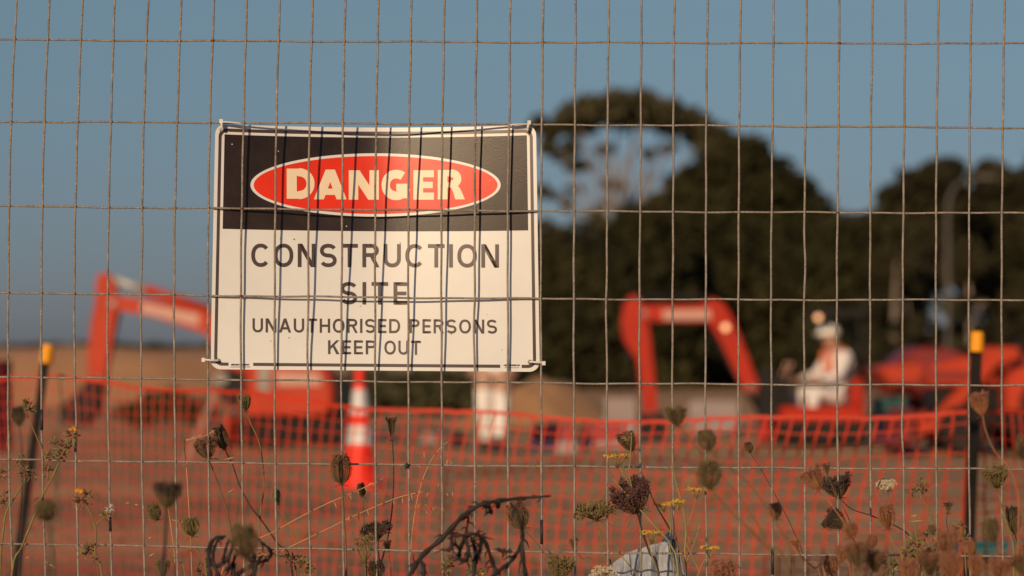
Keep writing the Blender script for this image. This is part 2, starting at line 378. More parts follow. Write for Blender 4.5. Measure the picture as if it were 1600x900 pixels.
for k, (x, Y, top, lean, lab) in enumerate([(1395, 74, 400, 6, 'slim pale trunk under the dark trees, left of the lamp post'),
                                  (1520, 76, 410, -8, 'slim pale-barked tree just right of the lamp post'),
                                  (1640, 75, 400, 4, 'slim pale-barked tree behind the red tractor cab')]):
    tree('young_tree', lab, Y, x, [(x + lean, top + 10, 34, 26, 1, 38), (x + lean - 20, top + 70, 26, 20, 1, 22), (x + 22, top + 110, 22, 18, 1, 16), (x - 10, 560, 45, 30, 1, 70), (x + 40, 545, 35, 22, 1, 40)],
         [[(x, 570), (x + lean / 2, 500), (x + lean, top)], [(x + lean / 2, 500), (x + 20, 470), (x + 26, top + 100)]], M['leaf_mid'], M['bark_pale'], .18, 20 + k, 'slim trees behind the red tractor', .16)
# hedge and scrub low behind the site
def hedge(name, label, cat, Y, spots, seed, m, size=.10, kind=None):
    base = Vector(((spots[0][0] - 800) / FPX * Y, Y, 0)); t = empty(name, base, label, cat); s = Y / FPX; B = []
    for (x, y, rx, ry, nc) in spots:
        mb = MB()
        c = P(x, y, Y) - base; B.append(((c.x, c.y, c.z), (rx * s, rx * s * .6, ry * s), nc, 24))
        mb.tube([Vector((c.x, c.y, 0)) + base - Vector((0, 0, .1)), base + c], [.05, .02], 6); mb.build('stem', M['bark'], t)
    link('foliage', leaf_mesh(B, size, seed), m, t, smooth=False); return t
hedge('hedge', 'low olive green hedge behind the traffic cone', 'hedge', 40, [(590, 612, 60, 26, 170), (680, 610, 60, 28, 170), (735, 618, 45, 24, 100), (520, 620, 60, 22, 130), (430, 622, 60, 18, 100)], 31, M['hedge'])
hedge('scrub', 'dark scrub along the crest of the clay bank at the left', 'scrub', 70, [(x, 552 + 4 * math.sin(x), 26, 9, 40) for x in range(-60, 330, 38)], 32, M['leaf_mid'], .14)
hedge('shrub', 'green shrub growing below the raised orange excavator boom', 'shrub', 33, [(265, 632, 40, 20, 70), (215, 645, 34, 14, 45), (310, 640, 30, 16, 40)], 33, M['hedge'], .08)

# ------------------------------------------------------------------ lamp post, far building
lp = empty('lamp_post', P(1481, 565, 70) * 1, 'pale grey lamp post with curved arm between the dark trees', 'lamp post'); lp.location.z = 0
b_ = lp.location.copy(); mb = MB()
top = spline([b_ - Vector((0, 0, .1)), P(1481, 450, 70), P(1481, 330, 70), P(1488, 300, 70), P(1503, 284, 70), P(1528, 279, 70)], 5)
mb.tube(top, [.060 - .032 * i / (len(top) - 1) for i in range(len(top))], 10); mb.build('post', M['pole'], lp)
mb = MB(); mb.box(P(1541, 277, 70), (.55, .20, .09)); mb.build('lamp_head', M['pole'], lp, smooth=False)
mb = MB(); mb.box(b_ + Vector((0, 0, .5)), (.24, .24, 1.0)); mb.build('base_cover', M['pole'], lp, smooth=False)
sh = empty('site_building', Vector((P(35, 0, 95).x, 95, 0)), 'low white building far off beside the leaning stake', 'building')
x0, x1 = P(5, 0, 95).x, P(70, 0, 95).x; zt = P(0, 556, 95).z
mb = MB(); mb.box(((x0 + x1) / 2, 95, zt / 2 - .05), (x1 - x0, 3, zt + .1)); mb.build('wall', M['white_wall'], sh, smooth=False)
mb = MB(); mb.prism([(x0 - .2, zt), (x1 + .2, zt), (x1 - .1, zt + .22), (x0 + .1, zt + .22)], 93.3, 96.7); mb.build('roof', M['grey_roof'], sh, smooth=False)
for k in range(3):
    w = MB(); w.box((x0 + .35 + k * .5, 93.48, .62), (.3, .06, .4)); w.build('window', M['window'], sh, smooth=False)

# ------------------------------------------------------------------ excavators
def px_poly(pts, Y): return [(P(x, y, Y).x, P(x, y, Y).z) for x, y in pts]
def cyl(mb, a, b, r, n=10): mb.tube([a, b], r, n)
def pin(parent, px, py, Y, r, half, m=None, name='pivot_pin'):
    c = P(px, py, Y); q = MB(); q.lathe([(r, -half), (r, half)], c, 14, 'Y'); return q.build(name, m or M['steel'], parent, angle=40)
def track(root, x0, x1, yc, wid, h):
    """one crawler track: belt with pads, sprocket, idler and rollers"""
    r = h / 2; body = MB(); pts = []
    n = 10
    for i in range(n + 1):
        a = -math.pi / 2 + math.pi * i / n; pts.append((x1 - r + r * .82 * math.cos(a), r + r * .82 * math.sin(a)))
    for i in range(n + 1):
        a = math.pi / 2 + math.pi * i / n; pts.append((x0 + r + r * .82 * math.cos(a), r + r * .82 * math.sin(a)))
    body.prism([(x, z) for x, z in pts], yc - wid / 2, yc + wid / 2)
    t = body.build('track', M['rubber'], root, smooth=False)
    pad = MB(); per = []
    L = (x1 - x0) - 2 * r; tot = 2 * L + 2 * math.pi * r; k = int(tot / .085)
    for i in range(k):
        s = tot * i / k
        if s < L: p, a = (x0 + r + s, 0.012), 0
        elif s < L + math.pi * r:
            a = (s - L) / r; p = (x1 - r + (r - .012) * math.sin(a), r - (r - .012) * math.cos(a)); a = -a
        elif s < 2 * L + math.pi * r: p, a = (x1 - r - (s - L - math.pi * r), h - .012), math.pi
        else:
            a = (s - 2 * L - math.pi * r) / r; p = (x0 + r - (r - .012) * math.sin(a), r + (r - .012) * math.cos(a)); a = -a
        pad.box((p[0], yc, p[1]), (.05, wid + .01, .028), Matrix.Rotation(a, 3, 'Y'))
    pad.build('pad', M['rubber'], t, smooth=False)
    f = yc - wid / 2
    for xx, rr in ((x0 + r, r * .62), (x1 - r, r * .62), (x0 + r + L * .3, r * .35), (x0 + r + L * .7, r * .35)):
        q = MB(); q.lathe([(rr * .4, -.03), (rr, -.02), (rr, .02)], (xx, f - .005, r if rr > r * .5 else r * .55), 16, 'Y'); q.build('roller', M['rubber'], t, angle=40)
def bucket(root, Y, pts, wid):
    b = MB(); poly = px_poly(pts, Y); b.prism(poly, Y - wid / 2, Y + wid / 2, .01)
    o = b.build('bucket', M['machine_black'], root, angle=35)
    x, z = min(poly, key=lambda p: p[1])
    for k in range(4):
        q = MB(); q.box((x, Y - wid / 2 + wid * (k + .5) / 4, z + .01), (.09, .035, .03)); q.build('tooth', M['steel'], o, smooth=False)

# --- excavator with an open seat, on the right
def excavator_open():
    Y = 27.2; root = empty('excavator', Vector((P(1275, 0, Y).x, Y, 0)), 'small orange excavator carrying an operator on an open seat', 'excavator')
    x = lambda p: P(p, 0, Y).x
    z = lambda p: P(0, p, Y).z
    for sy in (-.36, .36): track(root, x(1205), x(1350), Y + sy, .22, .25)
    q = MB(); q.box((x(1278), Y, .17), (.62, .52, .16)); q.build('undercarriage', M['machine_black'], root, smooth=False)
    q = MB(); q.prism([(x(1186), .02), (x(1196), .0), (x(1199), .24), (x(1190), .25)], Y - .46, Y + .46, .01); q.build('dozer_blade', M['machine'], root, smooth=False)
    q = MB(); q.prism(px_poly([(1216, 634), (1340, 634), (1343, 640), (1343, 661), (1216, 661), (1213, 646)], Y), Y - .45, Y + .45, .02); q.build('platform', M['machine'], root, angle=35)
    q = MB(); q.prism(px_poly([(1322, 600), (1332, 588), (1341, 592), (1344, 612), (1344, 634), (1322, 634)], Y), Y - .42, Y + .42, .03); q.build('engine_cover', M['machine'], root, angle=35)
    q = MB(); q.prism(px_poly([(1182, 582), (1206, 576), (1224, 590), (1226, 655), (1184, 656)], Y), Y - .16, Y + .16, .02); q.build('swing_bracket', M['machine_black'], root, angle=35)
    for a_ in (-.34, .12): q = MB(); q.prism(px_poly([(1214, 600), (1232, 596), (1236, 634), (1216, 634)], Y), Y + a_, Y + a_ + .22, .02); q.build('control_console', M['machine_black'], root, angle=35)
    for sy in (-.24, .24):
        q = MB(); q.tube([(x(1224), Y + sy, z(597)), (x(1226), Y + sy, z(580)), (x(1232), Y + sy * 1.05, z(572))], .009, 6); q.lathe([(.0, -.02), (.022, -.01), (.022, .015), (.0, .03)], (x(1232), Y + sy * 1.05, z(570)), 10); q.build('control_lever', M['label'], root)
    q = MB(); q.box((x(1304), Y, z(627)), (.34, .42, .08)); q.prism(px_poly([(1310, 622), (1326, 622), (1334, 575), (1325, 572)], Y), Y - .20, Y + .20, .02); q.build('seat', M['seat'], root, angle=35)
    for sy in (-.38, .38):
        q = MB(); q.tube([(x(1338), Y + sy, z(600)), (x(1340), Y + sy, z(540)), (x(1332), Y + sy, z(492))], .026, 8); q.build('canopy_post', M['machine_black'], root)
    q = MB(); q.prism(px_poly([(1262, 489), (1285, 484), (1345, 484), (1352, 491), (1348, 496), (1264, 496)], Y), Y - .45, Y + .45, .02); q.build('canopy_roof', M['machine_black'], root, angle=35)
    # boom, stick, bucket
    q = MB(); q.prism(px_poly([(1003, 477), (1090, 476), (1112, 466), (1128, 472), (1142, 492), (1160, 535), (1186, 605), (1180, 614), (1163, 613), (1140, 565), (1120, 520), (1104, 501), (1020, 502), (1000, 498)], Y), Y - .085, Y + .085, .012)
    bm_ = q.build('boom', M['machine'], root, angle=35)
    q = MB(); q.prism(px_poly([(1034, 485), (1108, 484), (1111, 499), (1036, 500)], Y), Y - .089, Y - .0852); q.build('decal', M['label'], bm_, smooth=False)
    q = MB(); q.prism(px_poly([(986, 460), (998, 464), (1007, 482), (1015, 515), (1020, 560), (1028, 640), (1024, 652), (1006, 652), (1000, 600), (994, 562), (974, 532), (970, 505), (974, 477)], Y), Y - .075, Y + .075, .012)
    q.build('stick', M['machine'], root, angle=35)
    q = MB(); cyl(q, P(994, 462, Y), P(1062, 463, Y), .022); cyl(q, P(1050, 463, Y), P(1112, 466, Y), .036); q.build('stick_cylinder', M['machine_black'], root)
    q = MB(); cyl(q, P(1110, 516, Y), P(1150, 585, Y), .022); cyl(q, P(1132, 555, Y), P(1186, 640, Y), .036); q.build('boom_cylinder', M['machine_black'], root)
    q = MB(); cyl(q, P(976, 515, Y), P(992, 610, Y), .024); q.build('bucket_cylinder', M['machine_black'], root)
    bucket(root, Y, [(998, 648), (1036, 644), (1044, 660), (1040, 682), (1020, 690), (1002, 680)], .34)
    for (a, b) in ((1006, 490), (1172, 606), (1018, 648)): pin(root, a, b, Y, .035, .105)
    q = MB(); c = P(1132, 512, Y) - Vector((0, .12, 0)); q.lathe([(.028, -.02), (.046, .0), (.046, .05), (.03, .07)], c, 14, 'Y'); q.tube([c + Vector((0, .05, 0)), c + Vector((0, .05, .0)) + Vector((.01, .02, 0))], .012, 6); w = q.build('work_lamp', M['machine_black'], root, angle=40)
    q = MB(); q.lathe([(.034, -.026), (.040, -.020)], c, 14, 'Y'); q.build('lens', M['glint_lens'], w)
    c = P(1270, 494, Y) + Vector((0, -.47, 0)); c.z = z(497.5)
    q = MB(); q.lathe([(.02, -.02), (.042, .0), (.042, .05)], c, 14, 'Y'); q.box(c + Vector((0, .03, .04)), (.02, .03, .04)); w = q.build('work_lamp', M['machine_black'], root, angle=40)
    q = MB(); q.lathe([(.030, -.027), (.036, -.020)], c, 14, 'Y'); q.build('lens', M['glint_lens'], w)
    return root
excavator_open()

# --- excavator with raised boom on the left
def excavator_raised():
    Y = 26.5; root = empty('excavator', Vector((P(455, 0, Y).x, Y, 0)), 'orange excavator with its boom raised, partly hidden by the danger sign', 'excavator')
    x = lambda p: P(p, 0, Y).x
    z = lambda p: P(0, p, Y).z
    for sy in (-.42, .42): track(root, x(380), x(550), Y + sy, .25, .30)
    q = MB(); q.box((x(462), Y, .22), (.66, .62, .18)); q.build('undercarriage', M['machine_black'], root, smooth=False)
    q = MB(); q.prism([(x(356), .02), (x(366), .0), (x(370), .30), (x(360), .32)], Y - .55, Y + .55, .01); q.build('dozer_blade', M['machine_faded'], root, smooth=False)
    body = MB(); body.prism(px_poly([(392, 568), (470, 566), (512, 570), (524, 584), (528, 612), (524, 640), (510, 650), (392, 650)], Y), Y - .52, Y + .52, .04); h = body.build('body', M['machine_faded'], root, angle=35)
    q = MB(); q.prism(px_poly([(438, 580), (506, 582), (508, 602), (440, 602)], Y), Y - .535, Y - .522); q.build('decal', M['label'], h, smooth=False)
    q = MB(); q.prism(px_poly([(411, 572), (430, 572), (430, 610), (411, 612)], Y), Y - .533, Y - .522); q.build('vent_panel', M['steel'], h, smooth=False)
    q = MB(); q.prism(px_poly([(524, 586), (540, 592), (542, 640), (524, 644)], Y), Y - .44, Y + .44, .02); q.build('counterweight', M['machine_black'], root, angle=35)
    # cab behind the sign
    for xx in (402, 466):
        for sy in (-.46, .02):
            q = MB(); q.tube([(x(xx), Y + sy, z(570)), (x(xx + 4), Y + sy, z(430))], .028, 8); q.build('cab_post', M['machine_black'], root)
    q = MB(); q.prism(px_poly([(394, 430), (402, 422), (470, 422), (478, 430)], Y), Y - .52, Y + .08, .015); q.build('cab_roof', M['machine_faded'], root, angle=35)
    q = MB(); q.box((x(440), Y - .22, z(545)), (.36, .4, .09)); q.prism(px_poly([(448, 545), (466, 545), (470, 490), (460, 488)], Y), Y - .42, Y - .02, .02); q.build('seat', M['seat'], root, angle=35)
    q = MB(); q.prism(px_poly([(334, 585), (352, 574), (392, 584), (394, 640), (352, 632)], Y), Y - .14, Y + .14, .02); q.build('swing_bracket', M['machine_black'], root, angle=35)
    pin(root, 348, 591, Y, .075, .17)
    q = MB(); q.prism(px_poly([(180, 462), (232, 468), (320, 484), (350, 500), (376, 540), (388, 592), (362, 610), (344, 590), (340, 550), (326, 522), (240, 494), (180, 484)], Y), Y - .09, Y + .09, .012)
    bm_ = q.build('boom', M['machine_faded'], root, angle=35)
    q = MB(); q.prism(px_poly([(222, 473), (312, 491), (313, 510), (222, 488)], Y), Y - .094, Y - .0902); q.build('decal', M['label'], bm_, smooth=False)
    q = MB(); q.prism(px_poly([(160, 426), (174, 428), (182, 446), (188, 470), (184, 492), (176, 540), (166, 596), (150, 606), (138, 598), (138, 560), (144, 500), (150, 470), (152, 434)], Y), Y - .075, Y + .075, .012)
    q.build('stick', M['machine_faded'], root, angle=35)
    q = MB(); cyl(q, P(172, 434, Y), P(238, 458, Y), .046, 12); q.build('cylinder_rod', M['chrome'], root)
    q = MB(); cyl(q, P(226, 452, Y), P(330, 486, Y), .058, 12); q.build('stick_cylinder', M['machine_faded'], root)
    q = MB(); cyl(q, P(188, 472, Y), P(170, 560, Y), .03); q.build('bucket_cylinder', M['machine_black'], root)
    q = MB(); cyl(q, P(330, 520, Y), P(358, 600, Y), .04); q.build('boom_cylinder', M['machine_black'], root)
    bucket(root, Y, [(150, 590), (164, 598), (158, 640), (132, 668), (104, 660), (100, 632), (122, 618), (134, 600)], .42)
    for (a, b) in ((178, 474), (152, 594)): pin(root, a, b, Y, .04, .11)
    return root
excavator_raised()

# --- red tractor with loader arms at the right edge
def wheel(root, c, r, wid, rim_m):
    t = MB(); t.lathe([(r * .60, -wid / 2), (r * .9, -wid / 2), (r, -wid / 3), (r, wid / 3), (r * .9, wid / 2), (r * .60, wid / 2)], c, 32, 'Y')
    for k in range(18):
        a = 2 * math.pi * k / 18
        t.box(Vector(c) + Vector((math.cos(a) * r, 0, math.sin(a) * r)), (.035, wid * .95, .045), Matrix.Rotation(-a, 3, 'Y'))
    w = t.build('tyre', M['rubber'], root, angle=40)
    q = MB(); q.lathe([(0.001, -wid / 2 + .03), (r * .22, -wid / 2 + .01), (r * .25, -wid / 2 + .05), (r * .5, -wid / 2 + .06), (r * .61, -wid / 2 - .012), (r * .61, wid / 2)], c, 28, 'Y'); q.build('rim', rim_m, w, angle=40)
def tractor():
    Y = 24.0; root = empty('tractor', Vector((P(1560, 0, Y).x, Y, 0)), 'red tractor with loader arms behind the straight black stake', 'tractor')
    g = lambda pts, y0, y1, name, m, b=.015: (lambda q: (q.prism(px_poly(pts, Y), Y + y0, Y + y1, b), q.build(name, M[m], root, angle=35))[1])(MB())
    x = lambda p: P(p, 0, Y).x
    for sy in (-.52, .52): wheel(root, (x(1490), Y + sy, .235), .225, .19, M['peach'])
    for sy in (-.60, .60): wheel(root, (x(1612), Y + sy, .40), .40, .27, M['peach'])
    g([(1448, 640), (1448, 606), (1556, 606), (1556, 640)], -.27, .27, 'engine', 'machine_black', .02)
    g([(1442, 590), (1452, 566), (1500, 556), (1552, 556), (1552, 604), (1446, 604)], -.30, .30, 'bonnet', 'machine_faded', .04)
    g([(1446, 584), (1452, 578), (1530, 582), (1530, 592), (1446, 594)], -.318, -.302, 'bonnet_stripe', 'machine_dark', .0)
    g([(1452, 642), (1640, 642), (1640, 668), (1452, 668)], -.20, .20, 'chassis', 'machine_black')
    g([(1548, 640), (1548, 596), (1562, 578), (1592, 568), (1640, 572), (1664, 590), (1676, 620), (1662, 622), (1650, 604), (1625, 592), (1596, 590), (1575, 602), (1566, 622), (1566, 640)], -.75, -.42, 'fender', 'machine_faded', .02)
    g([(1548, 640), (1548, 596), (1562, 578), (1592, 568), (1640, 572), (1664, 590), (1676, 620), (1662, 622), (1650, 604), (1625, 592), (1596, 590), (1575, 602), (1566, 622), (1566, 640)], .42, .75, 'fender', 'machine_faded', .02)
    for sy in (-.42, .32): g([(1600, 560), (1575, 542), (1550, 541), (1532, 552), (1500, 590), (1440, 655), (1398, 672), (1404, 684), (1450, 672), (1512, 612), (1548, 566), (1575, 560), (1592, 572)], sy, sy + .10, 'loader_arm', 'machine_faded')
    g([(1404, 640), (1412, 636), (1414, 690), (1380, 697), (1372, 690), (1400, 680)], -.62, .62, 'loader_bucket', 'machine_dark')
    for sy in (-.37, .37):
        q = MB(); cyl(q, P(1530, 622, Y + sy), P(1470, 640, Y + sy), .03); q.build('loader_cylinder', M['machine_black'], root)
    for xx, sy in ((1580, -.45), (1580, .45), (1650, -.45), (1650, .45)):
        q = MB(); q.tube([(x(xx), Y + sy, P(0, 585, Y).z), (x(xx + 2), Y + sy, P(0, 545 if xx < 1600 else 520, Y).z)], .025, 8); q.build('roll_bar_post', M['machine_black'], root)
    q = MB(); q.tube([(x(1652), Y - .45, P(0, 520, Y).z), (x(1652), Y + .45, P(0, 520, Y).z)], .025, 8); q.build('roll_bar', M['machine_black'], root)
    q = MB(); q.prism(px_poly([(1600, 570), (1635, 570), (1642, 540), (1634, 538), (1628, 560), (1600, 561)], Y), Y - .22, Y + .22, .02); q.build('seat', M['seat'], root, angle=35)
    q = MB(); q.lathe([(.16, -.012), (.17, 0), (.16, .012), (.145, 0)], P(1588, 556, Y), 20, 'X'); q.tube([P(1588, 556, Y), P(1568, 590, Y)], .015, 6); q.build('steering_wheel', M['machine_black'], root)
    q = MB(); q.tube([P(1500, 548, Y), P(1500, 536, Y)], .022, 8); q.build('exhaust', M['machine_black'], root)
tractor()
def loader_hood():
    # flat-bodied red trailer further left behind the tractor
    Y = 31; root = empty('tipping_trailer', Vector((P(1430, 0, Y).x, Y, 0)), 'low red tipping trailer heaped between tractor and excavator', 'trailer')
    g = lambda pts, y0, y1, name, m, b=.02: (lambda q: (q.prism(px_poly(pts, Y), Y + y0, Y + y1, b), q.build(name, M[m], root, angle=35))[1])(MB())
    g([(1360, 578), (1378, 570), (1500, 566), (1510, 620), (1392, 622), (1376, 600)], -.7, .7, 'tray', 'machine_faded')
    g([(1392, 570), (1402, 556), (1418, 545), (1446, 541), (1476, 546), (1498, 556), (1502, 566)], -.6, .6, 'load_cover', 'machine_dark', .05)
    g([(1370, 592), (1392, 596), (1500, 594), (1504, 604), (1392, 606)], -.72, -.702, 'side_rib', 'machine_dark', 0)
    g([(1400, 622), (1505, 622), (1505, 634), (1400, 634)], -.3, .3, 'chassis', 'machine_black')
    for sy in (-.55, .55): wheel(root, (P(1455, 0, Y).x, Y + sy, .25), .25, .16, M['steel'])
    q = MB(); q.tube([P(1400, 628, Y), P(1366, 632, Y), (P(1352, 0, Y).x, Y, .02)], .03, 8); q.build('drawbar', M['machine_black'], root)
loader_hood()

# ------------------------------------------------------------------ people
def skin_body(name, V, E, rad, mats, region, parent, root_i=0, sub=2):
    me = bpy.data.meshes.new(name); me.from_pydata(V, E, []); me.update()
    o = bpy.data.objects.new(name, me); scene.collection.objects.link(o)
    md = o.modifiers.new('skin', 'SKIN'); md.use_smooth_shade = True
    sv = me.skin_vertices[0].data
    for i, r in enumerate(rad): sv[i].radius = (r, r) if not isinstance(r, tuple) else r; sv[i].use_root = False
    for i in (root_i if isinstance(root_i, list) else [root_i]): sv[i].use_root = True
    o.modifiers.new('sub', 'SUBSURF').levels = sub
    dg = bpy.context.evaluated_depsgraph_get()
    nm = bpy.data.meshes.new_from_object(o.evaluated_get(dg)); bpy.data.objects.remove(o)
    b = link(name, nm, mats, parent)
    Vv = np.array(V)
    for p in nm.polygons:
        d = ((Vv - np.array(p.center)) ** 2).sum(1); p.material_index = region[int(d.argmin())]
    return b
def person(loc, rz, label, J, hat=True, vest=True, baggy=1.0):
    """J: joint positions in the person's own frame (+y forward)"""
    root = empty('person', loc, label, 'person', 'workers in white overalls'); root.rotation_euler = (0, 0, rz)
    V, E, Rr, reg = [], [], [], []
    def v(p, r, g=0, link_to=None):
        V.append(tuple(p)); Rr.append(r); reg.append(g)
        if link_to is not None: E.append((link_to, len(V) - 1))
        return len(V) - 1
    pel = v(J['pelvis'], (.15, .115))
    sp = v(J['spine'], (.145, .11), 0, pel); ch = v(J['chest'], (.165, .12), 0, sp); nk0 = v(J['neckbase'], (.095, .085), 0, ch)
    nk = v(J['neck'], .058, 1, nk0); hd = v(J['head'], (.072, .088), 1, nk)
    up = (Vector(J['head']) - Vector(J['neck'])).normalized(); hd2 = v(Vector(J['head']) + up * .09, (.078, .094), 1, hd); v(Vector(J['head']) + up * .155, (.05, .06), 1, hd2)
    roots = [pel]
    hands = []
    for s in (-1, 1):
        sh_ = v(J['shoulder', s], .078, 0, nk0 if False else ch); el = v(J['elbow', s], .052, 0, sh_); wr = v(J['wrist', s], .036, 0, el)
        d = (Vector(J['wrist', s]) - Vector(J['elbow', s])).normalized(); pm = v(Vector(J['wrist', s]) + d * .05, (.040, .022), 1, wr); v(Vector(J['wrist', s]) + d * .09, (.040, .018), 1, pm)
        hands.append((Vector(J['wrist', s]) + d * .075, d, s))
        hp = v(J['hip', s], .100 * baggy, 0, pel); kn = v(J['knee', s], .075 * baggy, 0, hp); an = v(J['ankle', s], .058 * baggy, 0, kn)
    for c, d, s in hands:   # separate fingers rooted in the palm
        side = d.cross(Vector((0, 1, 0)));  side = side.normalized() if side.length > .2 else Vector((1, 0, 0))
        bend = side.cross(d).normalized() * J.get('curl', 1)
        for k in range(5):
            L = (.075, .085, .08, .065, .055)[k]; o_ = (k - 1.5) * .02 if k < 4 else 0
            if k < 4: p0 = c + side * o_; q = p0 + d * L * .55; r_ = q + d * L * .25 + bend * L * .35
            else: p0 = c - d * .05 + side * .03 * s; q = p0 + side * .03 * s + d * .025; r_ = q + d * .03 + bend * .015
            a = v(p0, .010, 1); roots.append(a); b = v(q, .009, 1, a); v(r_, .008, 1, b)
    body = skin_body('body', V, E, Rr, [M['cloth_white'], M['skin']], reg, root, roots)
    H = Vector(J['head']); fwd = Vector((0, 1, 0))
    q = MB(); q.tube([H + fwd * .085 + up * .075, H + fwd * .115 + up * .035, H + fwd * .088 + up * .025], [.008, .016, .010], 8); q.build('nose', M['skin'], body, world=False)
    for s in (-1, 1):
        q = MB(); q.lathe([(.0, -.01), (.024, -.006), (.028, .004), (.0, .012)], H + Vector((s * .078, .0, 0)) + up * .05, 10, 'X'); q.build('ear', M['skin'], body, world=False)
        q = MB(); q.lathe([(.0, -.006), (.011, 0), (.0, .006)], H + Vector((s * .032, .085, 0)) + up * .068, 10, 'Y'); q.build('eye', M['blackplastic'], body, world=False)
        A = Vector(J['ankle', s]); f = Vector(J.get('toe', (0, 1, 0)))
        q = MB(); pts = [A + Vector((0, -.06, -.045)), A + f * .0 + Vector((0, 0, -.03)), A + f * .10 + Vector((0, 0, -.05)), A + f * .19 + Vector((0, 0, -.062))]
        q.tube(spline(pts, 3), [.048, .054, .056, .054, .053, .05, .05, .047, .043, .034], 10); q.tube([A + Vector((0, 0, -.03)), A + Vector((0, 0, .06))], [.058, .062], 10); q.build('boot', M['boot'], root, world=False)
    q = MB(); q.tube([H + Vector((-.03, .083, 0)) + up * .0, H + Vector((0, .090, 0)) - up * .002, H + Vector((.03, .083, 0))], .006, 6); q.build('mouth', M['skin'], body, world=False)
    if hat:
        q = MB(); c = H + up * .105
        q.lathe([(.125, 0), (.128, .01), (.118, .03), (.112, .07), (.085, .115), (.04, .138), (.001, .142)], c, 24); q.tube([c + Vector((-.09, .09, .008)), c + Vector((-.05, .145, .0)), c + Vector((.05, .145, .0)), c + Vector((.09, .09, .008))], .012, 6)
        hh = q.build('hard_hat', M['hat'], root, world=False, angle=60)
        q = MB(); q.tube([c + Vector((0, -.10, .07)), c + Vector((0, -.04, .135)), c + Vector((0, .04, .135)), c + Vector((0, .10, .07))], .012, 6); q.build('ridge', M['hat'], hh, world=False)
    if vest:
        for s in (-1, 1):
            a = Vector(J['chest']); b = Vector(J['neckbase']); p = Vector(J['spine'])
            q = MB(); pts = spline([p + Vector((s * .085, .135, 0)), a + Vector((s * .085, .150, 0)), b + Vector((s * .09, .09, .045)), b + Vector((s * .09, -.06, .05)), a + Vector((s * .085, -.145, 0)), p + Vector((s * .085, -.13, 0))], 5)
            for i in range(len(pts) - 1):
                dd = (pts[i + 1] - pts[i]); q.box((pts[i] + pts[i + 1]) / 2, (.05, dd.length * 1.15, .012), dd.to_track_quat('Y', 'Z').to_matrix())
            q.build('braces', M['vest'], root, world=False, smooth=False)
    return root
# standing worker half hidden by the sign, walking past the sand pile
Jw = {'pelvis': (0, 0, .93), 'spine': (0, .01, 1.10), 'chest': (0, .0, 1.30), 'neckbase': (0, 0, 1.45), 'neck': (0, .01, 1.52), 'head': (0, .03, 1.58)}
for s in (-1, 1):
    Jw['shoulder', s] = (s * .19, 0, 1.41); Jw['elbow', s] = (s * .23, -.03 * s, 1.12); Jw['wrist', s] = (s * .19, .06 + .05 * s, .87)
    Jw['hip', s] = (s * .10, 0, .88); Jw['knee', s] = (s * .078, .04 + .05 * s, .48); Jw['ankle', s] = (s * .078, .02 - .04 * s, .10)
person(Vector((P(772, 0, 24.3).x, 24.3, gz(P(772, 0, 24.3).x, 24.3) - .0)), R(160), 'worker in white overalls standing beside the sand pile, half hidden by the danger sign', Jw, baggy=1.2)
# seated operator
Jo = {'pelvis': (0, 0, .10), 'spine': (0, -.02, .28), 'chest': (0, .02, .46), 'neckbase': (0, .06, .58), 'neck': (0, .08, .645), 'head': (0, .105, .70), 'curl': 1}
for s in (-1, 1):
    Jo['shoulder', s] = (s * .19, .04, .55); Jo['elbow', s] = (s * .27, .16, .34); Jo['wrist', s] = (s * .22, .37, .30)
    Jo['hip', s] = (s * .10, .06, .08); Jo['knee', s] = (s * .17, .42, .16); Jo['ankle', s] = (s * .17, .47, -.16)
Yop = 27.2 - .02
person(Vector((P(1313, 0, Yop).x, Yop, .41)), R(112), 'operator in white overalls and white hard hat seated on the small excavator', Jo)

# ------------------------------------------------------------------ cone and things standing on the site
def cone():
    Y = .90 * FPX / (752 - HOR); b = Vector((P(562, 0, Y).x, Y, gz(P(562, 0, Y).x, Y)))
    t = empty('traffic_cone', b, 'tall orange traffic cone with two white reflective bands', 'traffic cone'); s = Y / FPX
    hz = lambda py: (752 - py) * s
    rad = lambda py: s * (3.5 + 23.5 * (py - 549) / (745 - 549))
    q = MB(); q.lathe([(rad(745) * 1.08, hz(746)), (rad(738), hz(738)), (rad(684), hz(684)), (rad(654), hz(654)), (rad(598), hz(598)), (rad(560), hz(560)), (rad(551), hz(551)), (rad(549) * .6, hz(549))], b, 40); body = q.build('cone_body', M['cone'], t, angle=50)
    for a, c in ((636, 598), (684, 655)):
        q = MB(); q.lathe([(rad(a) + .003, hz(a)), (rad(c) + .003, hz(c))], b, 40); q.build('reflective_band', M['reflective'], body, angle=50)
    q = MB(); w = 33 * s
    pts = []
    for k in range(4):
        for a in (-20, 0, 20):
            an = R(45 + 90 * k + a); rr = w * (1.0 if a == 0 else 1.02) * 1.22; pts.append((rr * math.cos(an), rr * math.sin(an)))
    n = len(pts)
    q.add([b + Vector((x, y, 0)) for x, y in pts] + [b + Vector((x * .96, y * .96, .035)) for x, y in pts], [(i, (i + 1) % n, n + (i + 1) % n, n + i) for i in range(n)] + [tuple(range(n - 1, -1, -1)), tuple(range(n, 2 * n))])
    q.build('base_plate', M['cone'], t, smooth=False)
cone()
def box_thing(name, label, cat, Y, x0, x1, ytop, depth, m, parts=None, shape=None):
    b = Vector((P((x0 + x1) / 2, 0, Y).x, Y, gz(P((x0 + x1) / 2, 0, Y).x, Y) - .03)); t = empty(name, b, label, cat)
    xa, xb = P(x0, 0, Y).x, P(x1, 0, Y).x; zt = P(0, ytop, Y).z
    return t, b, xa, xb, zt
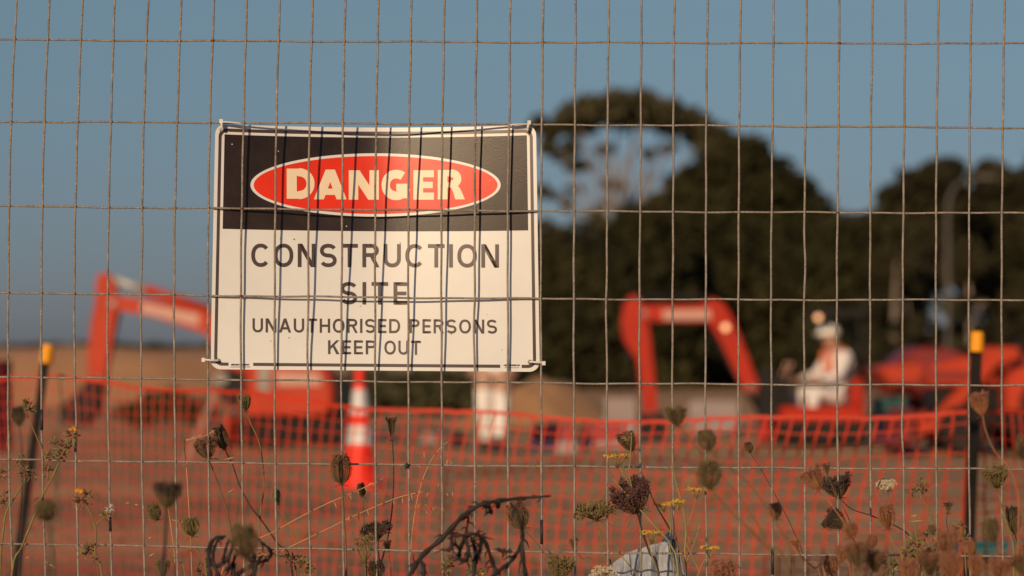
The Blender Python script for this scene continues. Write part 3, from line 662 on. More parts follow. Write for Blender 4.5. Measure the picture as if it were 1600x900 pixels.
# concrete barriers
for (x0, x1, yt, lab) in ((1076, 1152, 626, 'pale concrete block standing between boom and black bracket of small excavator'), (945, 992, 622, 'pale grey concrete block at the foot of the sand pile, beside excavator stick')):
    t, b, xa, xb, zt = box_thing('concrete_block', lab, 'concrete block', 31.5, x0, x1, yt, .5, None)
    t['group'] = 'concrete blocks on the site'
    q = MB(); cxm = (xa + xb) / 2; Yc = 31.5
    prof = [(Yc - .32, b.z), (Yc - .30, b.z + .12), (Yc - .16, b.z + .22), (Yc - .12, zt), (Yc + .12, zt), (Yc + .16, b.z + .22), (Yc + .30, b.z + .12), (Yc + .32, b.z)]
    n = len(prof); q.add([(xa, y, z) for y, z in prof] + [(xb, y, z) for y, z in prof], [(i, (i + 1) % n, n + (i + 1) % n, n + i) for i in range(n)] + [tuple(range(n)), tuple(range(2 * n - 1, n - 1, -1))])
    q.build('block', M['block'], t, smooth=False)
    for xx in (xa + .12, xb - .12):
        q = MB(); q.tube([(xx, Yc, zt - .01), (xx, Yc, zt + .05), (xx + .06, Yc, zt + .05), (xx + .06, Yc, zt - .01)], .01, 6); q.build('lifting_loop', M['steel'], t)
# lying plastic barriers, crimson over white
for (x0, x1, Y, lab) in ((828, 900, 25.6, 'crimson and white plastic barrier beside the white-clad legs'), (904, 978, 26.2, 'crimson and white plastic barrier next to the excavator bucket')):
    xa, xb = P(x0, 0, Y).x, P(x1, 0, Y).x; b = Vector(((xa + xb) / 2, Y, gz((xa + xb) / 2, Y) - .02)); t = empty('plastic_barrier', b, lab, 'barrier', 'plastic barriers on the site')
    zw, zt = P(0, 690, Y).z, P(0, 662, Y).z
    prof = [(-.20, b.z), (-.20, b.z + .05), (-.13, zw), (.13, zw), (.20, b.z + .05), (.20, b.z)]; n = len(prof)
    q = MB(); q.add([(xa, Y + y, z) for y, z in prof] + [(xb, Y + y, z) for y, z in prof], [(i, (i + 1) % n, n + (i + 1) % n, n + i) for i in range(n)] + [tuple(range(n)), tuple(range(2 * n - 1, n - 1, -1))]); q.build('base', M['barrier_white'], t, smooth=False)
    q = MB(); q.prism([(xa + .01, zw), (xb - .01, zw), (xb - .03, zt), (xa + .03, zt)], Y - .12, Y + .12, .02); q.build('upper_rail', M['crimson'], t, angle=35)
    q = MB(); q.lathe([(.04, 0), (.04, .03), (.02, .035)], ((xa + xb) / 2, Y, zt - .002), 12); q.build('filler_cap', M['barrier_white'], t, angle=40)
# teal crate + navy crate by the trailer
for (x0, x1, yt, Y, m, lab) in ((1364, 1412, 624, 28.3, 'teal', 'teal plastic crate beside the seated operator\'s excavator'), (1384, 1424, 648, 25.0, 'blue', 'navy plastic crate in front of the teal one')):
    xa, xb = P(x0, 0, Y).x, P(x1, 0, Y).x; b = Vector(((xa + xb) / 2, Y, gz((xa + xb) / 2, Y) - .02)); zt = P(0, yt, Y).z
    t = empty('plastic_crate', b, lab, 'crate'); cx = (xa + xb) / 2; w = xb - xa
    q = MB(); q.prism([(xa + .02, b.z), (xb - .02, b.z), (xb, zt), (xa, zt)], Y - .15, Y + .15, .01); q.build('tub', M[m], t, smooth=False)
    q = MB(); q.box((cx, Y, zt + .012), (w + .04, .34, .03)); q.build('rim', M[m], t, smooth=False)
# striped board leaning in front of the shrub
Y = 22; t = empty('barricade_board', Vector((P(296, 0, Y).x, Y, 0)), 'orange and white board leaning at a slant behind the netting', 'board')
a, c = Vector((P(294, 0, Y).x, Y - .15, -.02)), P(334, 616, Y) + Vector((0, .12, 0)); dv = c - a; rot = dv.to_track_quat('Z', 'Y').to_matrix()
q = MB(); q.box((a + c) / 2, (.075, .025, dv.length), rot); q.build('board', M['board'], t, smooth=False)
for k in range(3):
    q = MB(); q.box(a + dv * (.25 + .28 * k) - rot @ Vector((0, .015, 0)), (.076, .006, .12), rot); q.build('stripe', M['cone'], t, smooth=False)
sv = MB(); sv.tube([c - dv * .1, Vector((c.x + .1, Y + .5, -.02))], .015, 6); sv.build('prop', M['steel'], t)
# pale lump of rubble by the cone, teal pipe roll near the right-hand stake
def rock(name, label, cat, px, Y, w, h, m, seed):
    rnd = random.Random(seed); bmm = bmesh.new(); bmesh.ops.create_icosphere(bmm, subdivisions=3, radius=1)
    ph = [rnd.uniform(0, 6) for _ in range(4)]
    for v_ in bmm.verts:
        c = v_.co; f = 1 + .16 * math.sin(3 * c.x + ph[0]) * math.sin(3 * c.y + ph[1]) + .12 * math.sin(5 * c.z + ph[2] + 4 * c.x)
        v_.co = Vector((c.x * f * w / 2, c.y * f * w / 2.4, max(-.25, c.z) * f * h))
    me = bpy.data.meshes.new(name); bmm.to_mesh(me); bmm.free(); o = link(name, me, m, smooth=False)
    x = P(px, 0, Y).x; o.location = (x, Y, gz(x, Y)); return tag(o, label, cat)
rock('rubble_lump', 'pale lump of rubble on the earth between cone and standing worker', 'rubble', 674, 27, .22, .13, M['block'], 1)
rock('rubble_lump', 'small dark lump of earth beside the standing worker', 'rubble', 716, 26, .20, .16, M['machine_black'], 2)
Y = 10.95; t = empty('pipe_coil', Vector((P(1575, 0, Y).x, Y, .0)), 'teal plastic pipe lying in a loose coil on the earth beside the straight stake', 'pipe')
cx = P(1585, 0, Y).x; q = MB(); pts = [Vector((cx + (.17 + .004 * i) * math.cos(i * .35), Y + (.13 + .003 * i) * math.sin(i * .35), .0 + .0011 * i)) for i in range(54)]; q.tube(pts, .028, 8); q.build('pipe', M['teal'], t)
# clods and stones scattered over the bare earth
rc = random.Random(77); q = MB()
for _ in range(420):
    Y = 11 * (3.0 ** rc.random()); x = rc.uniform(-.23, .23) * Y; sz = rc.uniform(.012, .05) * (1.6 if rc.random() < .12 else 1); z = gz(x, Y)
    q.octa((x, Y, z + sz * .25), (rc.gauss(0, .3), rc.gauss(0, .3), 1), sz * rc.uniform(.5, .9), sz * rc.uniform(.8, 1.4))
tag(q.build('clods', M['clod'], None, smooth=False), 'loose clods and stones scattered over the bare earth', 'clods', kind='stuff')
# dark red drum cut by the left edge
Y = 24; x = P(-4, 0, Y).x; t = empty('steel_drum', Vector((x, Y, gz(x, Y) - .02)), 'dark red steel drum past the leaning stake', 'drum')
q = MB(); zt = P(0, 562, Y).z; q.lathe([(.14, 0), (.145, .02), (.14, .04), (.14, zt * .33), (.148, zt * .35), (.14, zt * .37), (.14, zt * .66), (.148, zt * .68), (.14, zt * .70), (.14, zt - .02), (.146, zt), (.13, zt), (.13, zt - .01)], t.location, 24); q.build('drum_body', M['drum'], t, angle=40)
q = MB(); q.lathe([(.02, 0), (.02, .015)], t.location + Vector((.06, -.03, zt - .008)), 10); q.build('bung', M['steel'], t, angle=40)

# ------------------------------------------------------------------ stakes and orange netting
def stake(label, top, bot, Y, capw, caph):
    T = P(*top, Y); Bp = P(*bot, Y); d = (T - Bp).normalized(); s = (Bp.z + .25) / d.z; base = Bp - d * (Bp.z / d.z)
    t = empty('stake', base, label, 'stake', 'black stakes with yellow caps'); low = base - d * .25
    rot = d.to_track_quat('Z', 'Y').to_matrix(); L = (T - low).length - .02
    q = MB()   # Y-shaped section with three blades
    prof = []
    for k in range(3):
        a = R(90 + 120 * k + 12)
        for (r_, o_) in ((.004, -60), (.0195, -8), (.0195, 8)):
            an = a + R(o_); prof.append((r_ * math.cos(an), r_ * math.sin(an)))
    n = len(prof); q.add([low + rot @ Vector((x, y, 0)) for x, y in prof] + [low + rot @ Vector((x, y, L)) for x, y in prof], [(i, (i + 1) % n, n + (i + 1) % n, n + i) for i in range(n)] + [tuple(range(n - 1, -1, -1)), tuple(range(n, 2 * n))])
    q.build('post', M['stake'], t, smooth=False)
    q = MB(); r = capw / 2 * Y / FPX; h = caph * Y / FPX; c = T - d * h; prof = [(r * .9, 0), (r, .003), (r * .97, h * .75), (r * .90, h * .93), (r * .72, h), (.001, h)]
    qq = MB(); qq.lathe(prof, (0, 0, 0), 20); q.add([c + rot @ Vector(v_) for v_ in qq.v], qq.f); q.build('cap', M['cap'], t, angle=35)
    q = MB(); q.tube([c - d * .0 + rot @ Vector((0, 0, -.004)), c + rot @ Vector((0, 0, .004))], r * .75, 14); q.build('collar', M['stake'], t)
    return T, base
TL = stake('black stake with yellow cap, leaning over at a slant', (76, 538), (28, 880), 8.9, 21, 30)
TR = stake('black stake with yellow cap, standing nearly upright', (1527, 518), (1514, 870), 7.4, 22, 32)
def netting():
    # edge of the netting in picture columns: x, top row, distance, strand spacing in pixels, lean of the strands
    key = [(-260, 600, 9.3, 15, .1), (-100, 594, 9.15, 14, .1), (75, 588, 8.96, 13, .05), (150, 592, 8.85, 13, .0), (300, 607, 8.5, 15, -.06), (430, 622, 8.2, 17, -.1), (560, 640, 7.95, 18, -.14),
           (700, 652, 7.85, 20.5, -.18), (850, 656, 7.75, 21, -.2), (1000, 657, 7.68, 21.5, -.22), (1150, 652, 7.6, 22, -.25), (1300, 648, 7.55, 23, -.3), (1400, 645, 7.5, 23, -.28), (1512, 640, 7.46, 23, -.1), (1545, 642, 7.5, 15, .1), (1600, 650, 7.65, 14, .15), (1800, 660, 8.0, 14, .1)]
    kx = [k[0] for k in key]
    def at(x, i): return float(np.interp(x, kx, [k[i] for k in key]))
    cols = []; x = -260
    while x < 1800: cols.append(x); x += at(x, 3)
    nr = 17; rnd = random.Random(4); grid = []
    for ci, x in enumerate(cols):
        top = P(x, at(x, 1), at(x, 2)); col = []
        for r_ in range(nr):
            f = r_ / (nr - 1); z = top.z * (1 - f) + .02 * f
            z += .008 * math.sin(ci * .31 + r_ * .8) + .012 * math.sin(ci * .11 + 1) * (1 - f) + rnd.gauss(0, .0015)
            sway = .025 * math.sin(ci * .13 + f * 3) * f + .012 * math.sin(ci * .41 + f * 7)
            lean = at(x, 4) * (top.z - z) * (1 - .55 * f)
            col.append(Vector((top.x + lean + rnd.gauss(0, .0018), top.y + .075 + sway + .05 * f, z)))
        grid.append(col)
    q = MB()
    def ribbon(a, b, w, t):
        d = (b - a).normalized(); n_ = Vector((0, 1, 0)); s_ = d.cross(n_).normalized() * w / 2; n_ = n_ * t / 2
        q.add([a - s_ - n_, a + s_ - n_, a + s_ + n_, a - s_ + n_, b - s_ - n_, b + s_ - n_, b + s_ + n_, b - s_ + n_], [(0, 1, 5, 4), (1, 2, 6, 5), (2, 3, 7, 6), (3, 0, 4, 7)])
    for ci in range(len(cols)):
        for r_ in range(nr - 1): ribbon(grid[ci][r_], grid[ci][r_ + 1], float(np.interp(cols[ci], [0, 300, 800, 1520, 1560], [.0031, .0036, .0053, .0067, .0044])), .003)
    for ci in range(len(cols) - 1):
        for r_ in range(nr): ribbon(grid[ci][r_], grid[ci + 1][r_], .0115 if r_ in (0, nr - 1) else float(np.interp(cols[ci], [0, 300, 800], [.0024, .0027, .0036])), .0034)
    me_o = q.build('safety_netting', M['net'], None, smooth=False)
    tag(me_o, 'sagging orange plastic safety netting strung between the two black stakes', 'netting')
netting()

# ------------------------------------------------------------------ wire fence
HROWS = [(-66, -63, -60), (62, 66, 68), (190, 194.5, 200), (322, 329.5, 333), (457, 466.5, 468.5), (588.5, 598, 602), (718, 728, 733), (849, 862, 869), (979, 992, 999), (1110, 1122, 1129), (1241, 1252, 1259)]
def frow(k, x):
    a, b, c = HROWS[k]; t = x / 1600
    return a * (1 - t) * (1 - 2 * t) + b * 4 * t * (1 - t) + c * t * (2 * t - 1) if 0 <= t <= 1 else (a + (b - a) * 2 * t if t < 0 else c + (c - b) * 2 * (t - 1))
def bow(i, y):
    x = 24 + 51.5 * i; m = float(np.interp(x, [-400, 0, 320, 600, 850, 1600, 2000], [12, 12, 9, 4.5, 2.8, 4, 4]))
    return x - m * max(-.6, 1 - ((y - 520) / 480) ** 2)
fence_x0, fence_x1 = -12, 42
fb = Vector((P(24 + 51.5 * 15, 0, YF).x, YF, 0))
fence = empty('wire_fence', fb, 'galvanised welded wire fence panel in front of the building site', 'fence')
rnd = random.Random(3); WR = .0020
zlow = 1262
for i in range(fence_x0, fence_x1 + 1):
    ph = rnd.uniform(0, 6.28); am = rnd.uniform(.3, 1.1); kink = rnd.uniform(0, 900) if rnd.random() < .25 else None; kd = rnd.choice((-1, 1)) * rnd.uniform(1.2, 2.6); pts = []
    for y in range(-80, zlow + 1, 22):
        x = bow(i, y) + am * .5 * math.sin(y * .011 + ph) + .35 * math.sin(y * .047 + ph * 2)
        if kink: x += kd * math.exp(-((y - kink) / 34) ** 2)
        pts.append(P(x, y, YF - .0019 + .0004 * math.sin(y * .02 + ph)))
    mb = MB(); mb.tube(pts, WR, 8); mb.build('vertical_wire', M['wire'], fence)
for k in range(len(HROWS)):
    pts = []; ph = rnd.uniform(0, 6)
    for j in range(fence_x0 * 4, fence_x1 * 4 + 1):
        x = 24 + 51.5 * j / 4
        pts.append(P(x, frow(k, x) + .5 * math.sin(x * .021 + ph) + .35 * math.sin(x * .06 + ph * 3), YF + .0019))
    mb = MB(); mb.tube(pts, WR * .95, 8); mb.build('horizontal_wire', M['wire'], fence)
def cross(i, k): return P(bow(i, frow(k, 24 + 51.5 * i)), frow(k, 24 + 51.5 * i), YF)
for (i, k) in ((7, 3), (7, 4), (25, 1), (25, 3), (6, 1)):
    bmb = MB(); c = cross(i, k) + Vector((.0, -.002, 0))
    bmb.lathe([(.0005, -.0034), (.0030, -.0015), (.0032, .0012), (.0005, .0035)], c, 8); bmb.build('rust_spot', M['rust'], fence)
# frame tubes and feet of the panel, outside the picture
fx0, fx1 = P(24 + 51.5 * fence_x0, 0, YF).x, P(24 + 51.5 * fence_x1, 0, YF).x; zt = P(0, -80, YF).z; zb = P(0, zlow, YF).z
for xx in (fx0 - .021, fx1 + .021):
    mb = MB(); mb.tube([(xx, YF, .03), (xx, YF, zt + .03)], .019, 12); mb.build('frame_post', M['wire'], fence)
    mb = MB(); mb.prism([(xx - .11, 0), (xx + .11, 0), (xx + .09, .12), (xx - .09, .12)], YF - .3, YF + .3, .02); mb.build('concrete_foot', M['concrete'], fence, smooth=False)
for z_ in (zb - .002, zt):
    mb = MB(); mb.tube([(fx0 - .02, YF, z_), (fx1 + .02, YF, z_)], .016, 12); mb.build('frame_rail', M['wire'], fence)
# black tape and clips on the wires
def clip(label, px, py, w, h, Y=YF):
    t = MB(); c = P(px, py, Y); s = Y / FPX
    for k in range(5):
        a = 2 * math.pi * k / 5 + .4; t.tube([c, c + Vector((math.cos(a) * w * s * .5, -.004 - .002 * (k % 2), math.sin(a) * h * s * .5))], [w * s * .30, w * s * .13], 6)
    t.tube([c + Vector((-w * s * .3, -.004, 0)), c + Vector((w * s * .3, -.004, 0))], h * s * .28, 8)
    return tag(t.build('wire_clip', M['blackplastic'], None), label, 'clip')
clip('small black clip hooked on a fence crossing right of the cone', 636, 728, 9, 10)
for (i, y0, y1, lab) in ((16, 812, 850, 'strip of black tape on the fence wire beside the curled dead frond'), (3, 808, 830, 'scrap of black tape on the fence wire behind the white seed tuft'), (23, 858, 898, 'long black tape strip on the fence wire below the red-brown umbels'), (2, 694, 706, 'short black tape mark just below a yellow flower on the fence wire'), (1, 640, 672, 'black tape strip on the fence wire in front of the leaning stake'), (20, 842, 858, 'tiny black tape mark on the fence wire right of the fennel')):
    q = MB(); q.tube([P(bow(i, y0), y0, YF - .0019), P(bow(i, (y0 + y1) / 2), (y0 + y1) / 2, YF - .0019), P(bow(i, y1), y1, YF - .0019)], .0027, 8); tag(q.build('tape_strip', M['blackplastic']), lab, 'tape', 'black tape on the fence wires')

# ------------------------------------------------------------------ danger sign
TANAZ = math.tan(SUN_AZ)
def Q(u, v):
    """u, v in 0..1 across and up the sign -> picture pixel"""
    xl = 328.5 + 8.0 * v; xr = 843.5 - 6.0 * v; sag = (1 - (2 * u - 1) ** 2)
    yt = 193.5 + 1.5 * u + 5 * sag; yb = 577 + 4 * u
    return xl + (xr - xl) * u, yb + (yt - yb) * v
def depth(u, v):
    w = 2 * u - 1; e = max(0, 1 - 1.196 * (math.sqrt(w * w + .0324) - .18))
    return YF + .0065 + (2.2 + 15.5 * v) * e * (YF / FPX) / TANAZ
def SU(u, v, off=0.0):
    x, y = Q(u, v); Y = depth(u, v) - off; return P(x, y, Y)
def SP(px, py, off=0.0):
    u, v = .5, .5
    for _ in range(12):
        x, y = Q(u, v); u += (px - x) / 510; v -= (py - y) / 383
    return P(px, py, depth(min(1.05, max(-.05, u)), v) - off)
SW, SH = 600.0, 450.0
def S_mm(x, y, off=0.0): return SU(x / SW, y / SH, off)
def cdt_mesh(name, polys, fn, m, parent, off, step=16, holes=()):
    """fill the union of flat polygons (minus holes), add inner points so that it follows the bent sheet"""
    V, F = [], []
    for p in polys + list(holes):
        if sum(a[0] * b[1] - b[0] * a[1] for a, b in zip(p, list(p[1:]) + [p[0]])) < 0: p = p[::-1]
        k = len(V); V += [Vector(q) for q in p]; F.append(list(range(k, k + len(p))))
    nh = len(polys)
    xs = [v.x for v in V]; ys = [v.y for v in V]
    x = min(xs) + step / 2 + .013
    while x < max(xs):
        y = min(ys) + step / 2 + .017
        while y < max(ys): V.append(Vector((x, y))); y += step
        x += step
    ov, oe, of, _, _, orig = delaunay_2d_cdt(V, [], F, 0, 1e-5, True)
    keep = [f for f, o in zip(of, orig) if o and not any(k >= nh for k in o)]
    me = bpy.data.meshes.new(name); orr = origin(parent)
    me.from_pydata([tuple(fn(v.x, v.y, off) - orr) for v in ov], [], [tuple(f) for f in keep]); me.update()
    bm = bmesh.new(); bm.from_mesh(me); bmesh.ops.delete(bm, geom=[v for v in bm.verts if not v.link_faces], context='VERTS')
    for f in bm.faces:
        f.normal_update()
        if f.normal.y > 0: f.normal_flip()
    bm.to_mesh(me); bm.free()
    return link(name, me, m, parent)
def rrect(x0, y0, x1, y1, r, n=7):
    out = []
    for cx, cy, a0 in ((x1 - r, y1 - r, 0), (x0 + r, y1 - r, 90), (x0 + r, y0 + r, 180), (x1 - r, y0 + r, 270)):
        for k in range(n + 1):
            a = R(a0 + 90 * k / n); out.append((cx + r * math.cos(a), cy + r * math.sin(a)))
    # subdivide straight sides
    res = []
    for i, p in enumerate(out):
        q = out[(i + 1) % len(out)]; d = math.hypot(q[0] - p[0], q[1] - p[1]); k = max(1, int(d / 18))
        res += [(p[0] + (q[0] - p[0]) * j / k, p[1] + (q[1] - p[1]) * j / k) for j in range(k)]
    return res
sign = empty('danger_sign', SU(.5, 0), 'black, red and white danger construction site sign tied behind the wire fence', 'sign')
outer = rrect(0, 0, SW, SH, 19)
panel = cdt_mesh('panel', [outer], S_mm, M['sign_white'], sign, 0)
# back sheet and rim give the plate its thickness
cdt_mesh('back_sheet', [outer], S_mm, M['sign_back'], sign, -.0016)
q = MB(); n = len(outer); q.add([S_mm(x, y, 0) for x, y in outer] + [S_mm(x, y, -.0016) for x, y in outer], [(i, (i + 1) % n, n + (i + 1) % n, n + i) for i in range(n)]); q.build('rim', M['sign_white'], sign)
# border line, with gaps for the maker's marks at the foot
gaps = [[(33, -2), (78, -2), (78, 20), (33, 20)], [(528, -2), (567, -2), (567, 20), (528, 20)]]
cdt_mesh('border_line', [rrect(6.5, 6.8, SW - 6.5, SH - 7.5, 15)], S_mm, M['sign_ink'], sign, .0004, 14, holes=[rrect(12.2, 12.6, SW - 12.2, SH - 13.5, 11)] + gaps)
def seg(p, q, k): return [(p[0] + (q[0] - p[0]) * j / k, p[1] + (q[1] - p[1]) * j / k) for j in range(k)]
pb = 258
pan = seg((17.5, pb), (SW - 17.5, pb), 30) + seg((SW - 17.5, pb), (SW - 17.5, SH - 18.5), 10) + seg((SW - 17.5, SH - 18.5), (17.5, SH - 18.5), 30) + seg((17.5, SH - 18.5), (17.5, pb), 10)
cdt_mesh('black_band', [pan], S_mm, M['sign_black'], sign, .0004)
def ell(cx, cy, rx, ry, n=96, e=2.0): return [(cx + rx * math.copysign(abs(math.cos(t)) ** (2 / e), math.cos(t)), cy + ry * math.copysign(abs(math.sin(t)) ** (2 / e), math.sin(t))) for t in [2 * math.pi * k / n for k in range(n)]]
cdt_mesh('oval_border', [ell(586.8, 289, 195.5, 49.5)], SP, M['sign_white'], sign, .0008, 10)
cdt_mesh('red_oval', [ell(586.8, 289, 190.5, 45.2)], SP, M['sign_red'], sign, .0012, 10)

# --- lettering: strokes and shapes on a unit-high letter
def stroke(pts, t, closed=False):
    """list of quads along a centre line"""
    n = len(pts); L, Rr = [], []
    for i in range(n):
        a = pts[(i - 1) % n] if closed or i else pts[i]; b = pts[(i + 1) % n] if closed or i < n - 1 else pts[i]
        dx, dy = b[0] - a[0], b[1] - a[1]; l = math.hypot(dx, dy); nx, ny = -dy / l * t / 2, dx / l * t / 2
        L.append((pts[i][0] + nx, pts[i][1] + ny)); Rr.append((pts[i][0] - nx, pts[i][1] - ny))
    return [[L[i], L[(i + 1) % n], Rr[(i + 1) % n], Rr[i]] for i in range(n if closed else n - 1)]
def arc(cx, cy, rx, ry, a0, a1, n=18, e=2.2):
    out = []
    for k in range(n + 1):
        a = R(a0 + (a1 - a0) * k / n); c, s = math.cos(a), math.sin(a)
        out.append((cx + rx * math.copysign(abs(c) ** (2 / e), c), cy + ry * math.copysign(abs(s) ** (2 / e), s)))
    return out
def rect(x0, y0, x1, y1): return [(x0, y0), (x1, y0), (x1, y1), (x0, y1)]
def glyph(ch, t):
    h = t / 2
    if ch == 'I': return t, [rect(0, 0, t, 1)]
    if ch == 'O': w = .86; return w, stroke(arc(w / 2, .5, w / 2 - h, .5 - h, 0, 360, 40)[:-1], t, True)
    if ch == 'C': w = .80; return w, stroke(arc(w / 2 + .02, .5, w / 2 - h + .02, .5 - h, 42, 318, 30), t)
    if ch == 'S':
        w = .74; ry = (.5 - h) / 2; up = arc(w / 2, .5 + ry, w / 2 - h, ry, 25, 270, 20); lo = arc(w / 2, .5 - ry, w / 2 - h, ry, 90, -155, 20)
        return w, stroke(up + lo[1:], t)
    if ch == 'T': w = .74; return w, [rect(0, 1 - t, w, 1), rect(w / 2 - h, 0, w / 2 + h, 1)]
    if ch == 'E': w = .62; return w, [rect(0, 0, t, 1), rect(0, 1 - t, w, 1), rect(0, 0, w, t), rect(0, .5 - h, w * .92, .5 + h)]
    if ch == 'H': w = .76; return w, [rect(0, 0, t, 1), rect(w - t, 0, w, 1), rect(0, .5 - h, w, .5 + h)]
    if ch == 'N': w = .78; k = t * 1.22; return w, [rect(0, 0, t, 1), rect(w - t, 0, w, 1), [(0, 1), (k, 1), (w, 0), (w - k, 0)]]
    if ch == 'U': w = .76; return w, [rect(0, .36, t, 1), rect(w - t, .36, w, 1)] + stroke(arc(w / 2, .38, w / 2 - h, .38 - h, 180, 360, 20), t)
    if ch == 'D': w = .80; return w, [rect(0, 0, t, 1), rect(0, 1 - t, w * .5, 1), rect(0, 0, w * .5, t)] + stroke(arc(w * .46, .5, w * .54 - h, .5 - h, -90, 90, 22), t)
    if ch in 'RP':
        w = .74; r = [rect(0, 0, t, 1), rect(0, 1 - t, w * .55, 1), rect(0, .44, w * .55, .44 + t)] + stroke(arc(w * .52, .72, w * .46 - h, .28 - h, -90, 90, 18), t)
        if ch == 'R': k = t * 1.12; r.append([(w * .42, .5), (w * .42 + k, .5), (w + .02, 0), (w + .02 - k, 0)])
        return w, r
    if ch == 'A': w = .88; k = t * 1.10; return w, [[(0, 0), (k, 0), (w / 2 + k / 2, 1), (w / 2 - k / 2, 1)], [(w, 0), (w - k, 0), (w / 2 - k / 2, 1), (w / 2 + k / 2, 1)], rect(w * .2, .22, w * .8, .22 + t)]
    if ch == 'K': w = .78; k = t * 1.25; return w, [rect(0, 0, t, 1), [(t * .7, .30), (t * .7, .52), (w - k, 1), (w, 1)], [(w * .36, .60), (w * .36 + k * .62, .70), (w + .02, 0), (w - k, 0)]]
    return .42, []
def lettering(name, text, x0, x1, ytop, ybot, t, m, gap=.16, yslope=0.0, word=.42):
    gl = [glyph(c, t) for c in text]; W = sum(g[0] for g in gl) + gap * (len(text) - 1); sx = (x1 - x0) / W; H = ybot - ytop; polys = []; x = 0
    for w, ps in gl:
        for p in ps: polys.append([(x0 + (x + a) * sx, ybot - b * H + yslope * ((x + a) / W)) for a, b in p])
        x += w + gap
    return cdt_mesh(name, polys, SP, m, sign, .0008 if name != 'danger_lettering' else .0016, 9)
lettering('construction_lettering', 'CONSTRUCTION', 392.5, 779.5, 380.5, 417, .165, M['sign_ink'], .20, 1.2)
lettering('site_lettering', 'SITE', 532, 636.5, 440.5, 475.5, .165, M['sign_ink'], .24, .5)
lettering('unauthorised_lettering', 'UNAUTHORISED', 394.5, 625, 497.3, 519.3, .165, M['sign_ink'], .20, 1.2)
lettering('persons_lettering', 'PERSONS', 640, 776.5, 498.6, 520.6, .165, M['sign_ink'], .20, .8)
lettering('keep_lettering', 'KEEP', 512.5, 588, 531.5, 553.3, .165, M['sign_ink'], .20, .4)
lettering('out_lettering', 'OUT', 600.5, 657.5, 532, 554, .165, M['sign_ink'], .20, .4)
def heavy():
    P_ = []
    def put(polys, x0, x1, y0, y1, w): P_.extend([[(x0 + a / w * (x1 - x0), y1 - b * (y1 - y0)) for a, b in p] for p in polys])
    t = .34; h = t / 2
    D = [rect(0, 0, t, 1), rect(0, .76, .5, 1), rect(0, 0, .5, .24)] + stroke(arc(.40, .5, .55 - h * .86, .5 - .12, -90, 90, 20, 2.1), .27)
    put(D, 448, 491, 263.5, 310.5, .93)
    A = [[(0, 0), (.34, 0), (.72, 1), (.40, 1)], [(1.12, 0), (.78, 0), (.40, 1), (.72, 1)], rect(.25, .15, .87, .36)]
    put(A, 490.5, 541.5, 265, 311.5, 1.12)
    N = [rect(0, 0, .32, 1), rect(.70, 0, 1.02, 1), [(0, 1), (.36, 1), (1.02, 0), (.66, 0)]]
    put(N, 545, 592, 266, 312, 1.02)
    Gg = stroke(arc(.50, .5, .36, .36, 52, 345, 34, 2.1), .29) + [rect(.50, .30, .94, .54), rect(.66, .06, .94, .54)]
    put(Gg, 596.5, 639, 265.5, 312.5, .94)
    E = [rect(0, 0, .33, 1), rect(0, .76, .70, 1), rect(0, 0, .70, .24), rect(0, .39, .66, .61)]
    put(E, 646, 678, 266, 312, .70)
    Rr_ = [rect(0, 0, .33, 1), rect(0, .78, .5, 1), rect(0, .40, .45, .58)] + stroke(arc(.46, .70, .21, .185, -90, 90, 16, 2.1), .27) + [[(.40, .52), (.66, .50), (.78, .34), (.93, 0), (.60, 0), (.53, .24)]]
    put(Rr_, 684, 726.5, 265.5, 311.5, .93)
    return cdt_mesh('danger_lettering', P_, SP, M['sign_cream'], sign, .0016, 9)
heavy()
# maker's marks: two tiny lines of print that cannot be read
rnd = random.Random(8)
for rows in (((361, 389, 568.3, 571.0, 2.0), (360, 391, 572.6, 573.8, 1.5)), ((787, 812, 569.2, 572.0, 2.4), (789, 811, 573.8, 575.0, 1.6))):
    pm = []
    for (x0, x1, y0, y1, den) in rows:
        x = x0
        while x < x1:
            w = rnd.uniform(.6, den); pm.append(rect(x, y0 + rnd.uniform(0, .4), min(x1, x + w), y1)); x += w + rnd.uniform(.25, .8)
    cdt_mesh('maker_mark', pm, SP, M['sign_ink'], sign, .0008, 9)
rnd = random.Random(21)
for mname, cnt in (('sign_ink', 14), ('sign_white', 10)):
    sp = []
    for _ in range(cnt):
        x = rnd.uniform(350, 820); y = rnd.uniform(365, 570) if mname == 'sign_ink' else rnd.uniform(212, 355); sp.append(ell(x, y, rnd.uniform(.5, 1.3), rnd.uniform(.4, .9), 7))
    tag(cdt_mesh('dirt_specks', sp, SP, M[mname], sign, .0020, 40), kind='stuff')
# eyelet holes
for (px, py) in ((346.5, 203), (826, 203), (341, 563.5), (828, 565.5)):
    q = MB(); c = SP(px, py, .001); q.lathe([(.0018, -.0004), (.0042, -.0006), (.0042, .0006)], c, 12, 'Y'); q.build('eyelet', M['steel'], sign)
